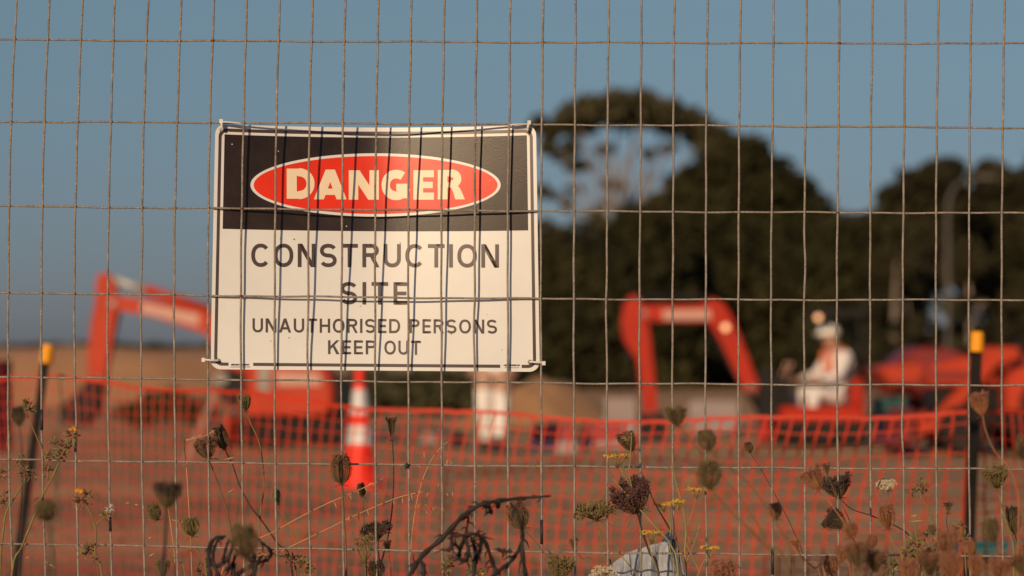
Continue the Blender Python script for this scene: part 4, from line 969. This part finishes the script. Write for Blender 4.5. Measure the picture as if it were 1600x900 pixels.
# cable ties
def tie(label, pts, r, head, tail=None):
    t = empty('cable_tie', Vector(pts[0]), label, 'cable tie', 'pale cable ties holding the sign')
    q = MB(); q.tube(spline(pts, 4), r, 6); q.build('strap', M['tie'], t)
    q = MB(); q.box(head, (.0065, .006, .0075)); q.build('lock', M['tie'], t, smooth=False)
    if tail: q = MB(); q.tube(spline(tail, 4), [.0016] * (4 * (len(tail) - 1)) + [.0010], 5); q.build('tail', M['tie'], t)
f = lambda x, y, d=0: P(x, y, YF + d)
tie('cable tie with long tail at the upper corner of the sign near DANGER\'s D', [f(348, 203, -.001), f(346.5, 196, -.005), f(345.5, 189, -.003), f(346, 190, .004), f(347.5, 203, .006)], .0024, f(345.8, 189.5, -.004), [f(346, 190.5, -.005), f(358, 191, -.006), f(379, 193, -.004)])
tie('cable tie with long tail at the upper corner of the sign near DANGER\'s R', [f(824, 205, -.001), f(825, 198, -.005), f(826.5, 192, -.003), f(826, 193, .004), f(824.5, 205, .006)], .0024, f(826.8, 191.5, -.004), [f(826, 194, -.005), f(812, 194, -.006), f(796, 194.6, -.004)])
tie('short cable tie at the lower corner of the sign near the longer maker\'s mark', [f(341, 563.5, -.001), f(331, 563, -.006), f(318, 562, -.003), f(319, 562.5, .004), f(340, 563.5, .006)], .0021, f(318, 562.3, -.003))
tie('short cable tie at the lower corner of the sign near the shorter maker\'s mark', [f(828, 565.5, -.001), f(838, 566, -.006), f(849, 567, -.003), f(849, 567, .004), f(829, 565.5, .006)], .0021, f(849.5, 567.5, -.003))

# ------------------------------------------------------------------ plants at the foot of the fence
def umbel(q_ray, q_seed, q_br, B, T, w, kind, rnd, n=None, seedsize=1.0):
    ax = T - B; h = ax.length; ax.normalize(); u = ax.orthogonal().normalized(); v_ = ax.cross(u); Rr = w / 2
    n = n or {'nest': 58, 'bowl': 54, 'flat': 46, 'fan': 26}[kind]; mi = 0
    for k in range(n):
        rho = math.sqrt((k + .5) / n); an = k * 2.39996 + rnd.uniform(-.25, .25); rad = u * math.cos(an) + v_ * math.sin(an); js = rnd.uniform(.76, 1.10); pts = []
        for j in range(6):
            t = j / 5
            if kind == 'nest': r_ = Rr * rho * math.sin(math.pi * (.03 + .70 * t ** .8)) * (1.0); z_ = h * t * (.80 + .14 * rho) * js
            elif kind == 'bowl': r_ = Rr * rho * math.sin(math.pi / 2 * t ** .8) ; z_ = h * t ** 1.15 * (.74 + .20 * rho) * js
            elif kind == 'flat': r_ = Rr * rho * t ** .9; z_ = h * (t ** .75) * (.95 - .18 * rho) * js
            else: r_ = Rr * rho * t ** .8; z_ = h * t * js * .92
            pts.append(B + ax * z_ + rad * r_)
        w0 = max(.00042, w * .009); q_ray.tube(pts, [w0 * 1.3] * 5 + [w0], 4, cap=False)
        e = pts[-1]; d = (pts[-1] - pts[-2]).normalized(); ur = Rr * (.27 if kind != 'fan' else .32) * rnd.uniform(.75, 1.2) * seedsize
        if kind in ('nest', 'bowl') and rho > .45:
            for j in (3, 4):
                for s_ in range(3):
                    dd = (rad * rnd.uniform(.2, 1) + ax * rnd.uniform(-.2, .8) + Vector((rnd.gauss(0, .4), rnd.gauss(0, .4), 0))).normalized()
                    q_seed.octa(pts[j].lerp(pts[j + 1], rnd.random()) + dd * ur * .45, dd, ur * .42, ur * .15)
        for s_ in range(16):
            dd = (d * rnd.uniform(.1, 1) + Vector((rnd.gauss(0, 1), rnd.gauss(0, 1), rnd.gauss(0, 1))) * .55).normalized()
            q_seed.octa(e + dd * ur * rnd.uniform(.25, 1.0), dd, ur * .42, ur * .16)
    for k in range(7):
        an = k * .9 + rnd.uniform(0, .4); rad = u * math.cos(an) + v_ * math.sin(an); L = Rr * rnd.uniform(.5, .95)
        q_br.tube([B, B + rad * L * .6 - ax * L * .1, B + rad * L - ax * L * rnd.uniform(.15, .55)], [.0006, .0005, .0003], 3, cap=False)
def stem_points(pts, Y, bx, dz=0.0):
    """pixels from the top down to the last one in view, then on to the ground"""
    s = [P(x, y, Y) for x, y in pts]; g = Vector(((bx - 800) / FPX * Y, Y + dz, -.01)); l = s[-1]
    m = l.lerp(g, .5); m.x += (l.x - (s[-2].x if len(s) > 1 else l.x)) * .3
    return spline(s + [m, g], 4), g
HEADC = {'brown': ('head_brown', 'stem_brown', 'stem_olive'), 'purple': ('head_purple', 'stem_dark', 'stem_brown'), 'green': ('head_green', 'stem_green', 'stem_green'), 'olive': ('head_olive', 'stem_olive', 'stem_olive'),
         'dark': ('head_dark', 'stem_dark', 'stem_olive'), 'pink': ('head_pink', 'stem_orange', 'stem_orange'), 'cream': ('head_cream', 'stem_green', 'stem_green'), 'tan': ('head_green', 'stem_olive', 'stem_green')}
def carrot(label, Y, B, T, w, kind, col, stem, bx, sr=1.4, group='wild carrots along the fence', n=None, seedsize=1.0):
    rnd = random.Random(hash((B, T)) % 9999); sd, st, ry = HEADC[col]
    pts, g = stem_points([B] + stem, Y, bx); t = empty('wild_carrot', g, label, 'wild carrot', group)
    q = MB(); q.tube(pts, [.001 * sr * (.8 + .8 * i / len(pts)) for i in range(len(pts))], 6); q.build('stem', M[st], t)
    q1, q2, q3 = MB(), MB(), MB(); s = Y / FPX; Bp = P(*B, Y); Tp = P(*T, Y) + Vector((0, -random.Random(B[0]).uniform(-.2, .35) * w * s, 0))
    umbel(q1, q2, q3, Bp, Tp, w * s, kind, rnd, n, seedsize)
    hd = q1.build('flower_head', M[ry], t); q2.build('seeds', M[sd], hd, smooth=False); q3.build('bracts', M['bract'], hd)
    return t
C = carrot
C('plump brown closed seed head standing in front of the traffic cone', 4.46, (534, 757), (532, 711), 34, 'nest', 'brown', [(536, 790), (539, 840), (541, 900)], 542, 1.9)
C('small greenish seed head at the top of a tall bent stem below the sign', 4.56, (384, 642), (381, 619), 21, 'bowl', 'green', [(392, 662), (405, 692), (412, 735), (412, 768), (406, 810), (405, 900)], 402, 1.1)
C('narrow fan-shaped seed head on a thin dark stem right of the cone', 4.55, (613, 687), (611, 653), 18, 'fan', 'dark', [(615, 730), (614, 780), (608, 830), (597, 875), (590, 905)], 584, 1.2)
C('cup-shaped brown seed head left of the traffic cone, with straw caught under it', 4.50, (326, 717), (318, 687), 36, 'bowl', 'brown', [(338, 748), (352, 788), (361, 830), (365, 900)], 366, 1.3)
C('dark sideways seed head touching the cup-shaped brown one', 4.55, (351, 702), (342, 668), 24, 'nest', 'dark', [(363, 725), (374, 757), (392, 792), (408, 812), (434, 850), (455, 884)], 492, 1.4)
C('small green-brown seed head just above the black curled leaves', 4.50, (301, 838), (296, 810), 28, 'nest', 'green', [(312, 868), (323, 898)], 338, 1.3)
C('soft dark cup-shaped seed head to the right of the white seed tuft', 3.35, (260, 795), (262, 757), 42, 'bowl', 'dark', [(259, 825), (256, 875), (254, 900)], 252, 2.2)
C('little closed green seed head beneath the dark cup-shaped one', 4.50, (246, 812), (238, 790), 22, 'nest', 'green', [(258, 842), (276, 878), (290, 902)], 310, 1.1)
C('tan seed head low between two wires under the dark cup-shaped one', 4.47, (254, 900), (253, 875), 22, 'bowl', 'tan', [(255, 912)], 256, 1.2)
C('tiny closed seed head right beside the foot of the cone', 4.58, (566, 776), (564, 755), 14, 'nest', 'olive', [(568, 800), (570, 840), (573, 900)], 575, .8)
C('tiny dark green seed head against a fence wire left of the plump brown one', 4.62, (434, 788), (431, 766), 15, 'nest', 'green', [(443, 806), (456, 828), (464, 850), (472, 890)], 486, .8)
C('flat dark umbel above the fan of tan rays, under the cone', 4.56, (591, 846), (586, 820), 46, 'flat', 'dark', [(592, 870), (593, 900)], 594, 1.2)
C('tan fan of dry rays under the flat dark umbel', 4.48, (570, 878), (568, 838), 30, 'bowl', 'tan', [(570, 890), (571, 905)], 572, 1.6, n=22)
C('tiny brown seed head leaning beside the flat dark umbel', 4.55, (608, 861), (604, 846), 14, 'fan', 'brown', [(609, 880), (611, 900)], 613, .7)
C('bushy dark seed head beneath the tan fan of rays', 4.50, (588, 904), (588, 878), 28, 'nest', 'dark', [(588, 914)], 590, 1.2)
C('large out-of-focus olive seed head over the black curled leaves', 3.30, (384, 872), (381, 822), 46, 'nest', 'olive', [(386, 900)], 388, 2.2)
C('brown seed head nodding under the curled dead frond', 4.44, (818, 826), (803, 789), 36, 'nest', 'brown', [(835, 845), (856, 870), (872, 888)], 905, 1.5)
C('bowl-shaped seed head low beside the grey plastic sheet\'s left', 4.44, (872, 905), (877, 872), 40, 'bowl', 'tan', [(872, 915)], 872, 1.5)
C('flat green umbel of fine seeds left of the purple-brown bowl', 4.50, (932, 814), (929, 790), 60, 'flat', 'green', [(940, 845), (949, 873), (956, 898)], 975, 1.3)
C('wide purple-brown seed head above the grey plastic sheet', 4.44, (996, 801), (981, 762), 62, 'bowl', 'purple', [(1005, 835), (1016, 866), (1029, 898)], 1060, 1.8)
C('brown seed head near the top of the fennel, over the netting edge', 4.56, (989, 704), (974, 678), 28, 'bowl', 'brown', [(996, 722), (1009, 752), (1024, 788), (1046, 826), (1060, 860)], 1100, 1.1)
C('little brown seed head on a dark stem left of the plastic sheet', 4.52, (898, 860), (896, 842), 15, 'fan', 'brown', [(910, 873), (930, 893)], 965, .7)
C('cream flat flower at the lower left of the plastic sheet', 4.48, (942, 912), (941, 893), 38, 'flat', 'cream', [(942, 922)], 943, 1.2)
C('large round out-of-focus olive seed head above the fennel', 3.55, (1110, 764), (1105, 722), 40, 'nest', 'olive', [(1130, 787), (1165, 822), (1198, 855), (1230, 892)], 1300, 1.6)
C('round olive seed head over a crossing high above the fennel', 3.62, (1108, 704), (1102, 675), 30, 'nest', 'olive', [(1130, 722), (1175, 762), (1220, 830), (1240, 890)], 1270, 1.0)
C('topmost soft olive seed head, over the small excavator\'s stick foot', 3.55, (1058, 666), (1053, 637), 32, 'bowl', 'olive', [(1080, 690), (1120, 735), (1165, 790), (1200, 850), (1215, 895)], 1235, 1.0)
C('tiny lone dark seed head right of the round olive ones', 4.62, (1172, 707), (1168, 692), 14, 'nest', 'purple', [(1190, 735), (1215, 780), (1240, 830), (1258, 890)], 1275, .7)
C('rosy brown wedge-shaped seed head high among the right-hand weeds', 3.95, (1281, 764), (1262, 735), 36, 'bowl', 'pink', [(1300, 790), (1328, 832), (1345, 880)], 1360, 1.2)
C('tiny brown seed head just above the rosy wedge-shaped one', 4.2, (1293, 744), (1290, 725), 13, 'fan', 'brown', [(1305, 770), (1330, 820), (1345, 890)], 1352, .7)
C('soft reddish seed head on an arching stem left of the weed thicket', 4.05, (1213, 811), (1208, 788), 24, 'nest', 'pink', [(1224, 836), (1245, 862), (1272, 888), (1290, 902)], 1330, 1.1)
C('tiny rosy seed head along the arching rusty stem', 4.3, (1248, 861), (1242, 844), 16, 'fan', 'pink', [(1260, 878), (1282, 902)], 1310, .8)
C('dark ragged umbel seen from the side on an arching green stem', 4.5, (1312, 778), (1304, 748), 44, 'bowl', 'dark', [(1330, 795), (1362, 806), (1400, 822), (1424, 842), (1440, 890)], 1450, 1.3)
C('dark olive umbel leaning left under the ragged dark one', 4.15, (1322, 824), (1292, 806), 34, 'bowl', 'dark', [(1335, 845), (1345, 890)], 1350, 1.4)
C('rosy closed seed head on a straight rusty stem in the weed thicket', 4.1, (1388, 826), (1383, 789), 28, 'nest', 'pink', [(1396, 850), (1412, 892)], 1425, 1.2)
C('small cream flower above the rosy closed seed head', 4.55, (1387, 766), (1383, 754), 28, 'flat', 'cream', [(1389, 785), (1391, 840), (1396, 900)], 1398, .8)
C('tiny dark star-shaped seed head left of the upright stake', 4.5, (1481, 801), (1482, 787), 14, 'fan', 'dark', [(1479, 818), (1488, 845), (1500, 890)], 1506, .7)
C('brown fan-shaped seed head in front of the upright stake', 3.75, (1535, 649), (1527, 614), 30, 'bowl', 'pink', [(1541, 676), (1555, 706), (1577, 732), (1588, 762), (1592, 790), (1590, 890)], 1588, 1.1)
C('green cup-shaped seed head right of the upright stake', 4.25, (1558, 762), (1553, 732), 38, 'bowl', 'green', [(1568, 802), (1580, 842), (1584, 880)], 1588, 1.7)
C('dark closed seed head past the green cup-shaped one', 4.3, (1586, 834), (1581, 792), 26, 'nest', 'dark', [(1592, 860), (1600, 895)], 1610, 1.1)
C('soft tan seed head at the stake\'s foot, left of the dark closed one', 3.65, (1552, 847), (1546, 812), 28, 'nest', 'olive', [(1560, 866), (1580, 900)], 1600, 1.0)
C('blurred brown seed head cut by the right edge, behind the tall bent stem', 3.7, (1598, 716), (1598, 682), 26, 'nest', 'brown', [(1601, 760), (1606, 830), (1604, 890)], 1600, 1.0)
C('fluffy rust-brown seed head under the fennel\'s lowest flower', 4.25, (1130, 910), (1128, 878), 44, 'nest', 'pink', [(1130, 920)], 1132, 1.6)
C('blurred dark seed head beside the leaning stake', 3.5, (30, 664), (28, 638), 24, 'nest', 'dark', [(34, 700), (36, 780), (30, 890)], 26, 1.0)
C('blurred olive seed head over the foot of the leaning stake', 3.35, (74, 812), (71, 785), 36, 'nest', 'olive', [(80, 850), (84, 895)], 86, 1.4)
rnd = random.Random(55); k = 0     # thicket of out-of-focus heads at the lower right
thick = [(1478, 846, 38, 3.6), (1329, 830, 28, 3.7), (1338, 868, 44, 3.5), (1366, 878, 36, 3.55), (1318, 866, 26, 3.9), (1300, 884, 30, 4.1), (1452, 882, 40, 3.5), (1486, 884, 44, 3.45), (1512, 856, 26, 3.6), (1525, 884, 34, 3.6), (1562, 890, 40, 3.5), (1595, 884, 36, 3.5), (1418, 892, 34, 3.8), (1362, 846, 22, 4.0), (1455, 828, 16, 4.1), (1596, 862, 24, 3.9)]
for (x, y, w, Y) in thick:
    w *= .85
    C('rosy out-of-focus seed head in the thicket at the foot of the fence', Y, (x + rnd.uniform(-3, 5), y + w * .5), (x, y - w * .5), w, rnd.choice(['nest', 'nest', 'bowl']), rnd.choice(['pink', 'pink', 'pink', 'brown', 'brown', 'tan']), [(x + rnd.uniform(2, 12), y + w * .5 + 30)], x + rnd.uniform(-10, 25), 1.2, 'thicket of seed heads at the lower right', seedsize=1.05)

# --- fennel
def fennel(label, Y, stems, umbels, leaves, bx):
    r_ = random.Random(int(Y * 100)); pts, g = stem_points(stems[0], Y, bx); t = empty('fennel', g, label, 'fennel', 'fennel by the plastic sheet')
    q = MB(); q.tube(pts, [.0012 + .0012 * i / len(pts) for i in range(len(pts))], 6)
    for s_ in stems[1:]: q.tube(spline([P(x, y, Y) for x, y in s_], 4), .0011, 5)
    q.build('stem', M['fennel'], t)
    for (x, y, w, by) in umbels:
        a, b = MB(), MB(); B = P(x + r_.uniform(-2, 2), by, Y); s = Y / FPX
        for k in range(9):
            e = P(x + (k / 8 - .5) * w * .9, y + r_.uniform(-2, 2), Y + r_.uniform(-.012, .012)); a.tube([B, B.lerp(e, .6) + Vector((0, 0, .001)), e], .0006, 4)
            for j in range(8): b.octa(e + Vector((r_.gauss(0, 2.2), r_.gauss(0, 2), r_.gauss(.8, 1.1))) * s, (r_.gauss(0, 1), r_.gauss(0, 1), 1), .0022, .0014)
        h = a.build('umbel', M['fennel'], t); b.build('florets', M['fennel_yellow'], h, smooth=False)
    for (x, y, n_) in leaves:
        q = MB()
        for k in range(n_):
            a = r_.uniform(0, 6.28); L = r_.uniform(7, 18); p0 = P(x, y, Y); p1 = P(x + math.cos(a) * L, y - abs(math.sin(a)) * L, Y + r_.uniform(-.01, .01)); q.tube([p0, p0.lerp(p1, .5) + Vector((0, 0, .002)), p1], [.0008, .0006, .0003], 4)
        q.build('leaf', M['fennel'], t)
fennel('fennel with yellow flowers leaning across the purple-brown bowl', 4.42, [[(958, 748), (975, 768), (1000, 796), (1025, 824), (1048, 852), (1060, 900)], [(987, 676), (985, 715), (983, 740), (990, 770), (1000, 796)], [(965, 722), (975, 742), (990, 765)], [(1012, 838), (1016, 860), (1030, 900)], [(970, 868), (985, 885), (1000, 905)]],
       [(965, 713, 40, 732), (1018, 832, 32, 850)], [(984, 690, 8), (975, 735, 6), (1000, 796, 5), (970, 866, 5)], 1066)
fennel('fennel with spreading yellow flowers in front of the plastic sheet', 4.47, [[(1049, 728), (1058, 760), (1066, 790), (1072, 825), (1070, 860), (1072, 900)], [(1088, 775), (1082, 800), (1073, 825)], [(1045, 796), (1048, 820), (1047, 860), (1060, 900)], [(1108, 866), (1098, 880), (1088, 905)], [(1095, 816), (1088, 840), (1080, 860), (1072, 880)], [(1070, 845), (1082, 870), (1096, 900)]],
       [(1088, 765, 30, 780), (1036, 789, 22, 800), (1060, 784, 18, 798), (1108, 857, 26, 872)], [(1048, 732, 6), (1090, 830, 6), (1104, 845, 7), (1150, 884, 4), (1080, 850, 8)], 1076)

# --- yellow-flowered weeds on the left
def weed(label, Y, stems, buds, flowers, bx, fluffs=(), leaves=()):
    r_ = random.Random(int(buds[0][0] * 7)); pts, g = stem_points(stems[0], Y, bx); t = empty('hawkweed', g, label, 'weed', 'yellow-flowered weeds on the left'); s = Y / FPX
    q = MB(); q.tube(pts, [.0014 + .0012 * i / len(pts) for i in range(len(pts))], 6)
    for s_ in stems[1:]: q.tube(spline([P(x, y, Y) for x, y in s_], 4), .0012, 5)
    q.build('stem', M['stem_green'], t)
    for (x, y, w) in buds:
        q, q2 = MB(), MB(); c = P(x, y, Y)
        for k in range(24):
            d = Vector((r_.gauss(0, 1), r_.gauss(0, 1), r_.gauss(.3, .9))).normalized(); tgt = q if r_.random() < .5 else q2
            b = c + d * w * s * r_.uniform(.1, .35); tgt.octa(b + d * w * s * .15, d, w * s * r_.uniform(.14, .26), w * s * r_.uniform(.045, .09))
        h = q.build('bud_cluster', M['head_leafgreen'], t, smooth=False); q2.build('dry_bracts', M['head_brown'], h, smooth=False)
    for (x, y, w) in flowers:
        q = MB(); c = P(x, y, Y - .004)
        for k in range(26):
            a = r_.uniform(0, 6.28); d = Vector((math.cos(a), -.5 - r_.random() * .5, abs(math.sin(a)) * .9 + .2)).normalized(); q.octa(c + d * w * s * .25, d, w * s * .28, w * s * .06)
        q.build('flower', M['yellow'], t, smooth=False)
    for (x, y, w) in fluffs:
        q = MB(); c = P(x, y, Y)
        for k in range(40):
            d = Vector((r_.gauss(0, 1), r_.gauss(0, 1), r_.gauss(.2, 1))).normalized(); q.tube([c, c + d * w * s * .55], [.0005, .0003], 3)
        q.build('seed_tuft', M['fluff'], t)
    for (x, y, x2, y2, w) in leaves:
        q = MB(); a, b = P(x, y, Y), P(x2, y2, Y); m_ = a.lerp(b, .5) + Vector((0, -.004, .003)); d = (b - a).normalized(); n_ = Vector((d.z, 0, -d.x)) * w * s / 2
        q.add([a, m_ + n_, b, m_ - n_, m_ + Vector((0, .004, 0))], [(0, 1, 4), (1, 2, 4), (2, 3, 4), (3, 0, 4)]); q.build('leaf', M['head_brown'], t)
weed('tall branching weed with a yellow flower above the leaning stake\'s foot', 4.48, [[(92, 722), (80, 750), (66, 775), (50, 815), (34, 855), (18, 900)], [(46, 655), (58, 685), (72, 718), (76, 750)], [(112, 685), (100, 705), (92, 722)], [(92, 722), (82, 712)]],
     [(44, 640, 30), (40, 632, 20), (112, 680, 30), (100, 700, 26), (88, 694, 22), (80, 712, 22), (74, 735, 22), (96, 712, 20)], [(115, 673, 16)], 8, leaves=[(66, 775, 50, 792, 8), (58, 798, 76, 810, 6)])
weed('short weed with drooping green buds at the left edge', 4.5, [[(38, 752), (24, 776), (10, 800), (4, 840), (0, 900)], [(8, 790), (6, 772)]], [(38, 738, 26), (33, 718, 22), (50, 742, 22), (5, 776, 24), (2, 742, 20), (8, 786, 18)], [], -4, leaves=[(10, 700, 16, 675, 6)])
weed('weed with a yellow flower and a white seed tuft beside it', 4.46, [[(138, 795), (147, 815), (150, 838), (149, 870), (160, 905)], [(149, 822), (158, 812), (168, 800)], [(149, 872), (142, 858), (128, 860)]],
     [(127, 784, 32), (136, 772, 20), (140, 858, 26), (130, 864, 22), (166, 804, 22), (150, 876, 18)], [(124, 770, 18)], 172, [(172, 795, 16)], [(150, 822, 136, 818, 7), (150, 872, 126, 864, 8)])
weed('leafy green weed sprouting between the right-hand seed heads', 4.4, [[(1430, 800), (1432, 840), (1440, 870), (1446, 905)], [(1440, 865), (1462, 848), (1478, 846)], [(1432, 845), (1418, 828)], [(1500, 820), (1506, 850), (1510, 900)]],
     [(1430, 850, 34), (1418, 862, 28), (1442, 838, 26), (1500, 824, 24), (1506, 842, 26), (1408, 880, 34), (1470, 880, 34), (1436, 876, 36), (1390, 886, 30)], [], 1450, leaves=[(1440, 865, 1468, 856, 10), (1436, 880, 1412, 872, 9), (1506, 850, 1490, 838, 8)])
weed('dark-budded weed left of the upright stake', 4.5, [[(1444, 782), (1450, 796), (1458, 812), (1470, 860), (1476, 905)]], [(1436, 752, 18), (1440, 768, 26), (1426, 770, 22), (1447, 760, 16)], [], 1480)
weed('low weed with a yellow bud beneath the curled dead frond', 4.48, [[(698, 890), (700, 905)], [(742, 890), (720, 912)]], [(696, 888, 28), (704, 880, 22), (740, 890, 28), (750, 898, 18)], [(752, 898, 10)], 702)
weed('brown leafy weed under the black tip of the grass stalks', 4.55, [[(460, 880), (462, 905)], [(478, 885), (466, 910)]], [(460, 876, 30), (474, 884, 26), (446, 872, 20), (484, 890, 22), (318, 890, 30)], [], 464)

# --- grass stalks with spikelets
def grass(label, Y, pts, spk, bx, seed):
    r_ = random.Random(seed); p, g = stem_points(pts, Y, bx); t = empty('grass_stalk', g, label, 'grass', 'dry grass stalks'); q = MB(); q.tube(p, .0009, 5); q.build('stalk', M['straw'], t)
    q = MB(); s = Y / FPX
    for (x, y, dx, dy) in spk:
        a = P(x, y, Y); b = P(x + dx, y + dy, Y); m_ = a.lerp(b, .5); w = .0013
        q.tube([a, m_, b], [.0003, w, .0002], 5)
    q.build('spikelets', M['straw'], t)
r_ = random.Random(2)
grass('straw-coloured grass stalk slanting up to the cone from the black curled leaves', 4.50, [(598, 748), (560, 766), (500, 792), (430, 830), (350, 885)], [(522 + 12 * k, 784 - 6 * k, r_.uniform(1, 5), r_.uniform(5, 11)) for k in range(6)] + [(575, 758, 8, -4)], 300, 1)
grass('lower straw-coloured grass stalk slanting towards the black clip', 4.52, [(662, 768), (620, 778), (560, 803), (500, 832), (430, 866), (395, 888)], [(545 + 14 * k, 806 - 5 * k, r_.uniform(-3, 5), r_.uniform(6, 14)) for k in range(9)], 330, 2)
grass('thin grass with dark spikelets fanning out right of the black clip', 4.60, [(700, 690), (688, 700), (668, 730), (650, 790), (640, 890)], [(640 + r_.uniform(0, 70), 690 + r_.uniform(0, 110), r_.uniform(-4, 4), r_.uniform(5, 12)) for k in range(18)], 636, 3)
grass('pale oat-like grass caught under the cup-shaped brown seed head', 4.52, [(336, 672), (322, 680), (300, 686), (288, 692), (292, 740), (300, 900)], [(330, 672, 6, 6), (318, 678, -10, 3), (306, 680, -10, 8), (298, 686, -10, 4), (350, 718, 20, -4), (366, 764, -10, 6), (330, 716, 16, 2)], 302, 4)
grass('pale grass flecks among wires left of the small green seed heads', 4.5, [(262, 792), (268, 830), (274, 900)], [(196, 786, 8, 0), (210, 788, 8, 2), (228, 815, 6, -4), (230, 842, 8, -3), (232, 870, 10, -6), (40, 872, 8, -2), (70, 876, 20, 14), (268, 812, 30, 6)], 276, 5)
grass('pale dry grass bent over in the right-hand thicket', 4.3, [(1455, 832), (1470, 860), (1450, 875), (1440, 905)], [(1420, 815, 28, -2), (1424, 806, 10, 0), (1445, 870, 24, -8), (1450, 866, 30, -6)], 1440, 6)
# --- dead curled fronds
def curls(name, label, Y, paths, r):
    g = Vector((P(paths[0][-1][0], 0, Y).x, Y, -.01)); t = empty(name, g, label, 'dead plant')
    for k, (pth) in enumerate(paths):
        pts = spline([P(x, y, Y + .02 * math.sin(i * 1.3 + k)) for i, (x, y) in enumerate(pth)], 5)
        if k == 0: pts = pts + [pts[-1].lerp(g, .5), g]
        n = len(pts); q = MB(); q.tube(pts, [r * (.35 + .65 * min(1, (i + 2) / (n * .5))) * (1 if k == 0 else .8) * (1 + .2 * math.sin(i * 1.7)) for i in range(n)], 7); 
        rk = random.Random(k * 31 + int(Y * 7))
        for i in range(1, n - 1, 2):
            d0 = (pts[i + 1] - pts[i - 1]).normalized(); a_ = Vector((rk.gauss(0, 1), rk.gauss(0, .6), rk.gauss(-.4, 1))).normalized(); L = r * rk.uniform(1.2, 4.5)
            q.tube([pts[i], pts[i] + a_ * L * .6 + d0 * L * .2, pts[i] + a_ * L + d0 * L * .9], [r * .45, r * .38, r * .08], 4)
        q.build('stem' if k == 0 else 'curled_leaf', M['curl'], t)
curls('dead_frond', 'black curled dead frond arching over in front of the wire fence', 3.95,
      [[(860, 775), (835, 777), (800, 780), (760, 786), (735, 797), (715, 815), (690, 842), (660, 868), (640, 898)], [(733, 797), (731, 815), (728, 840), (732, 860), (728, 876), (718, 872), (720, 855), (728, 835)], [(700, 832), (712, 838), (740, 834), (757, 845), (770, 880), (778, 898)],
       [(800, 790), (808, 800), (815, 825), (815, 850), (800, 875), (780, 892), (765, 905)], [(815, 830), (817, 870), (822, 905)], [(757, 783), (764, 792), (768, 802)], [(780, 781), (778, 792)], [(736, 840), (742, 860), (740, 905)], [(640, 898), (655, 875), (662, 895), (650, 915)], [(705, 838), (706, 852), (700, 862)], [(735, 846), (748, 836), (752, 850), (744, 880)], [(800, 862), (785, 861), (778, 858)]], .0042)
curls('dead_frond', 'black clump of curled dead leaves under the blurred olive seed head', 3.95,
      [[(352, 838), (338, 840), (328, 852), (326, 875), (328, 898)], [(352, 838), (340, 845), (332, 870), (340, 895), (352, 912)], [(358, 842), (352, 860), (346, 880), (336, 886), (332, 872)], [(365, 845), (358, 870), (350, 880)], [(402, 840), (412, 850), (424, 862), (418, 874), (402, 878), (388, 874)], [(392, 850), (398, 870), (396, 890), (390, 910)], [(368, 868), (362, 884), (354, 890)], [(398, 878), (380, 892), (368, 902)], [(366, 880), (365, 908)], [(410, 868), (400, 882), (396, 905)]], .0036)
# --- crumpled plastic sheet on the ground behind the fence
def sheet():
    Y = 4.68; rg = random.Random(9)
    top = [(940, 930), (955, 880), (975, 862), (1005, 852), (1032, 846), (1047, 829), (1056, 838), (1064, 862), (1072, 884), (1080, 930)]
    nx, ny = 40, 26; vs = []
    fx = [p[0] for p in top]; fy = [p[1] for p in top]
    facets = [(rg.uniform(0, 1), rg.uniform(0, 1), rg.uniform(-1, 1), rg.uniform(-1, 1), rg.uniform(.5, 1.5)) for _ in range(14)]
    for j in range(ny + 1):
        for i in range(nx + 1):
            u, v = i / nx, j / ny; x = 940 + 140 * u; yt = float(np.interp(x, fx, fy)); p = P(x, yt, Y)
            z = p.z * (1 - v) - .02 * v; spread = 1 + .8 * v
            cr = sum(w * abs((u - a) * c + (v - b) * d) for a, b, c, d, w in facets) / 14
            yy = Y - .12 * v - .10 * math.sin(math.pi * u) * (.3 + v) + .10 * (cr - .3) + .010 * math.sin(u * 31 + 7 * v) * math.sin(v * 23)
            vs.append((P(1010, 0, Y).x + (p.x - P(1010, 0, Y).x) * spread + .006 * math.sin(v * 19 + u * 5), yy, z))
    w = nx + 1; fs = [(j * w + i, j * w + i + 1, (j + 1) * w + i + 1, (j + 1) * w + i) for j in range(ny) for i in range(nx)]
    me = bpy.data.meshes.new('plastic_sheet'); me.from_pydata(vs, [], fs); me.update()
    o = link('plastic_sheet', me, M['paper'], smooth=False); so = o.modifiers.new('thickness', 'SOLIDIFY'); so.thickness = .002
    tag(o, 'crumpled pale grey plastic sheet propped up behind the fennel', 'plastic sheet')
sheet()
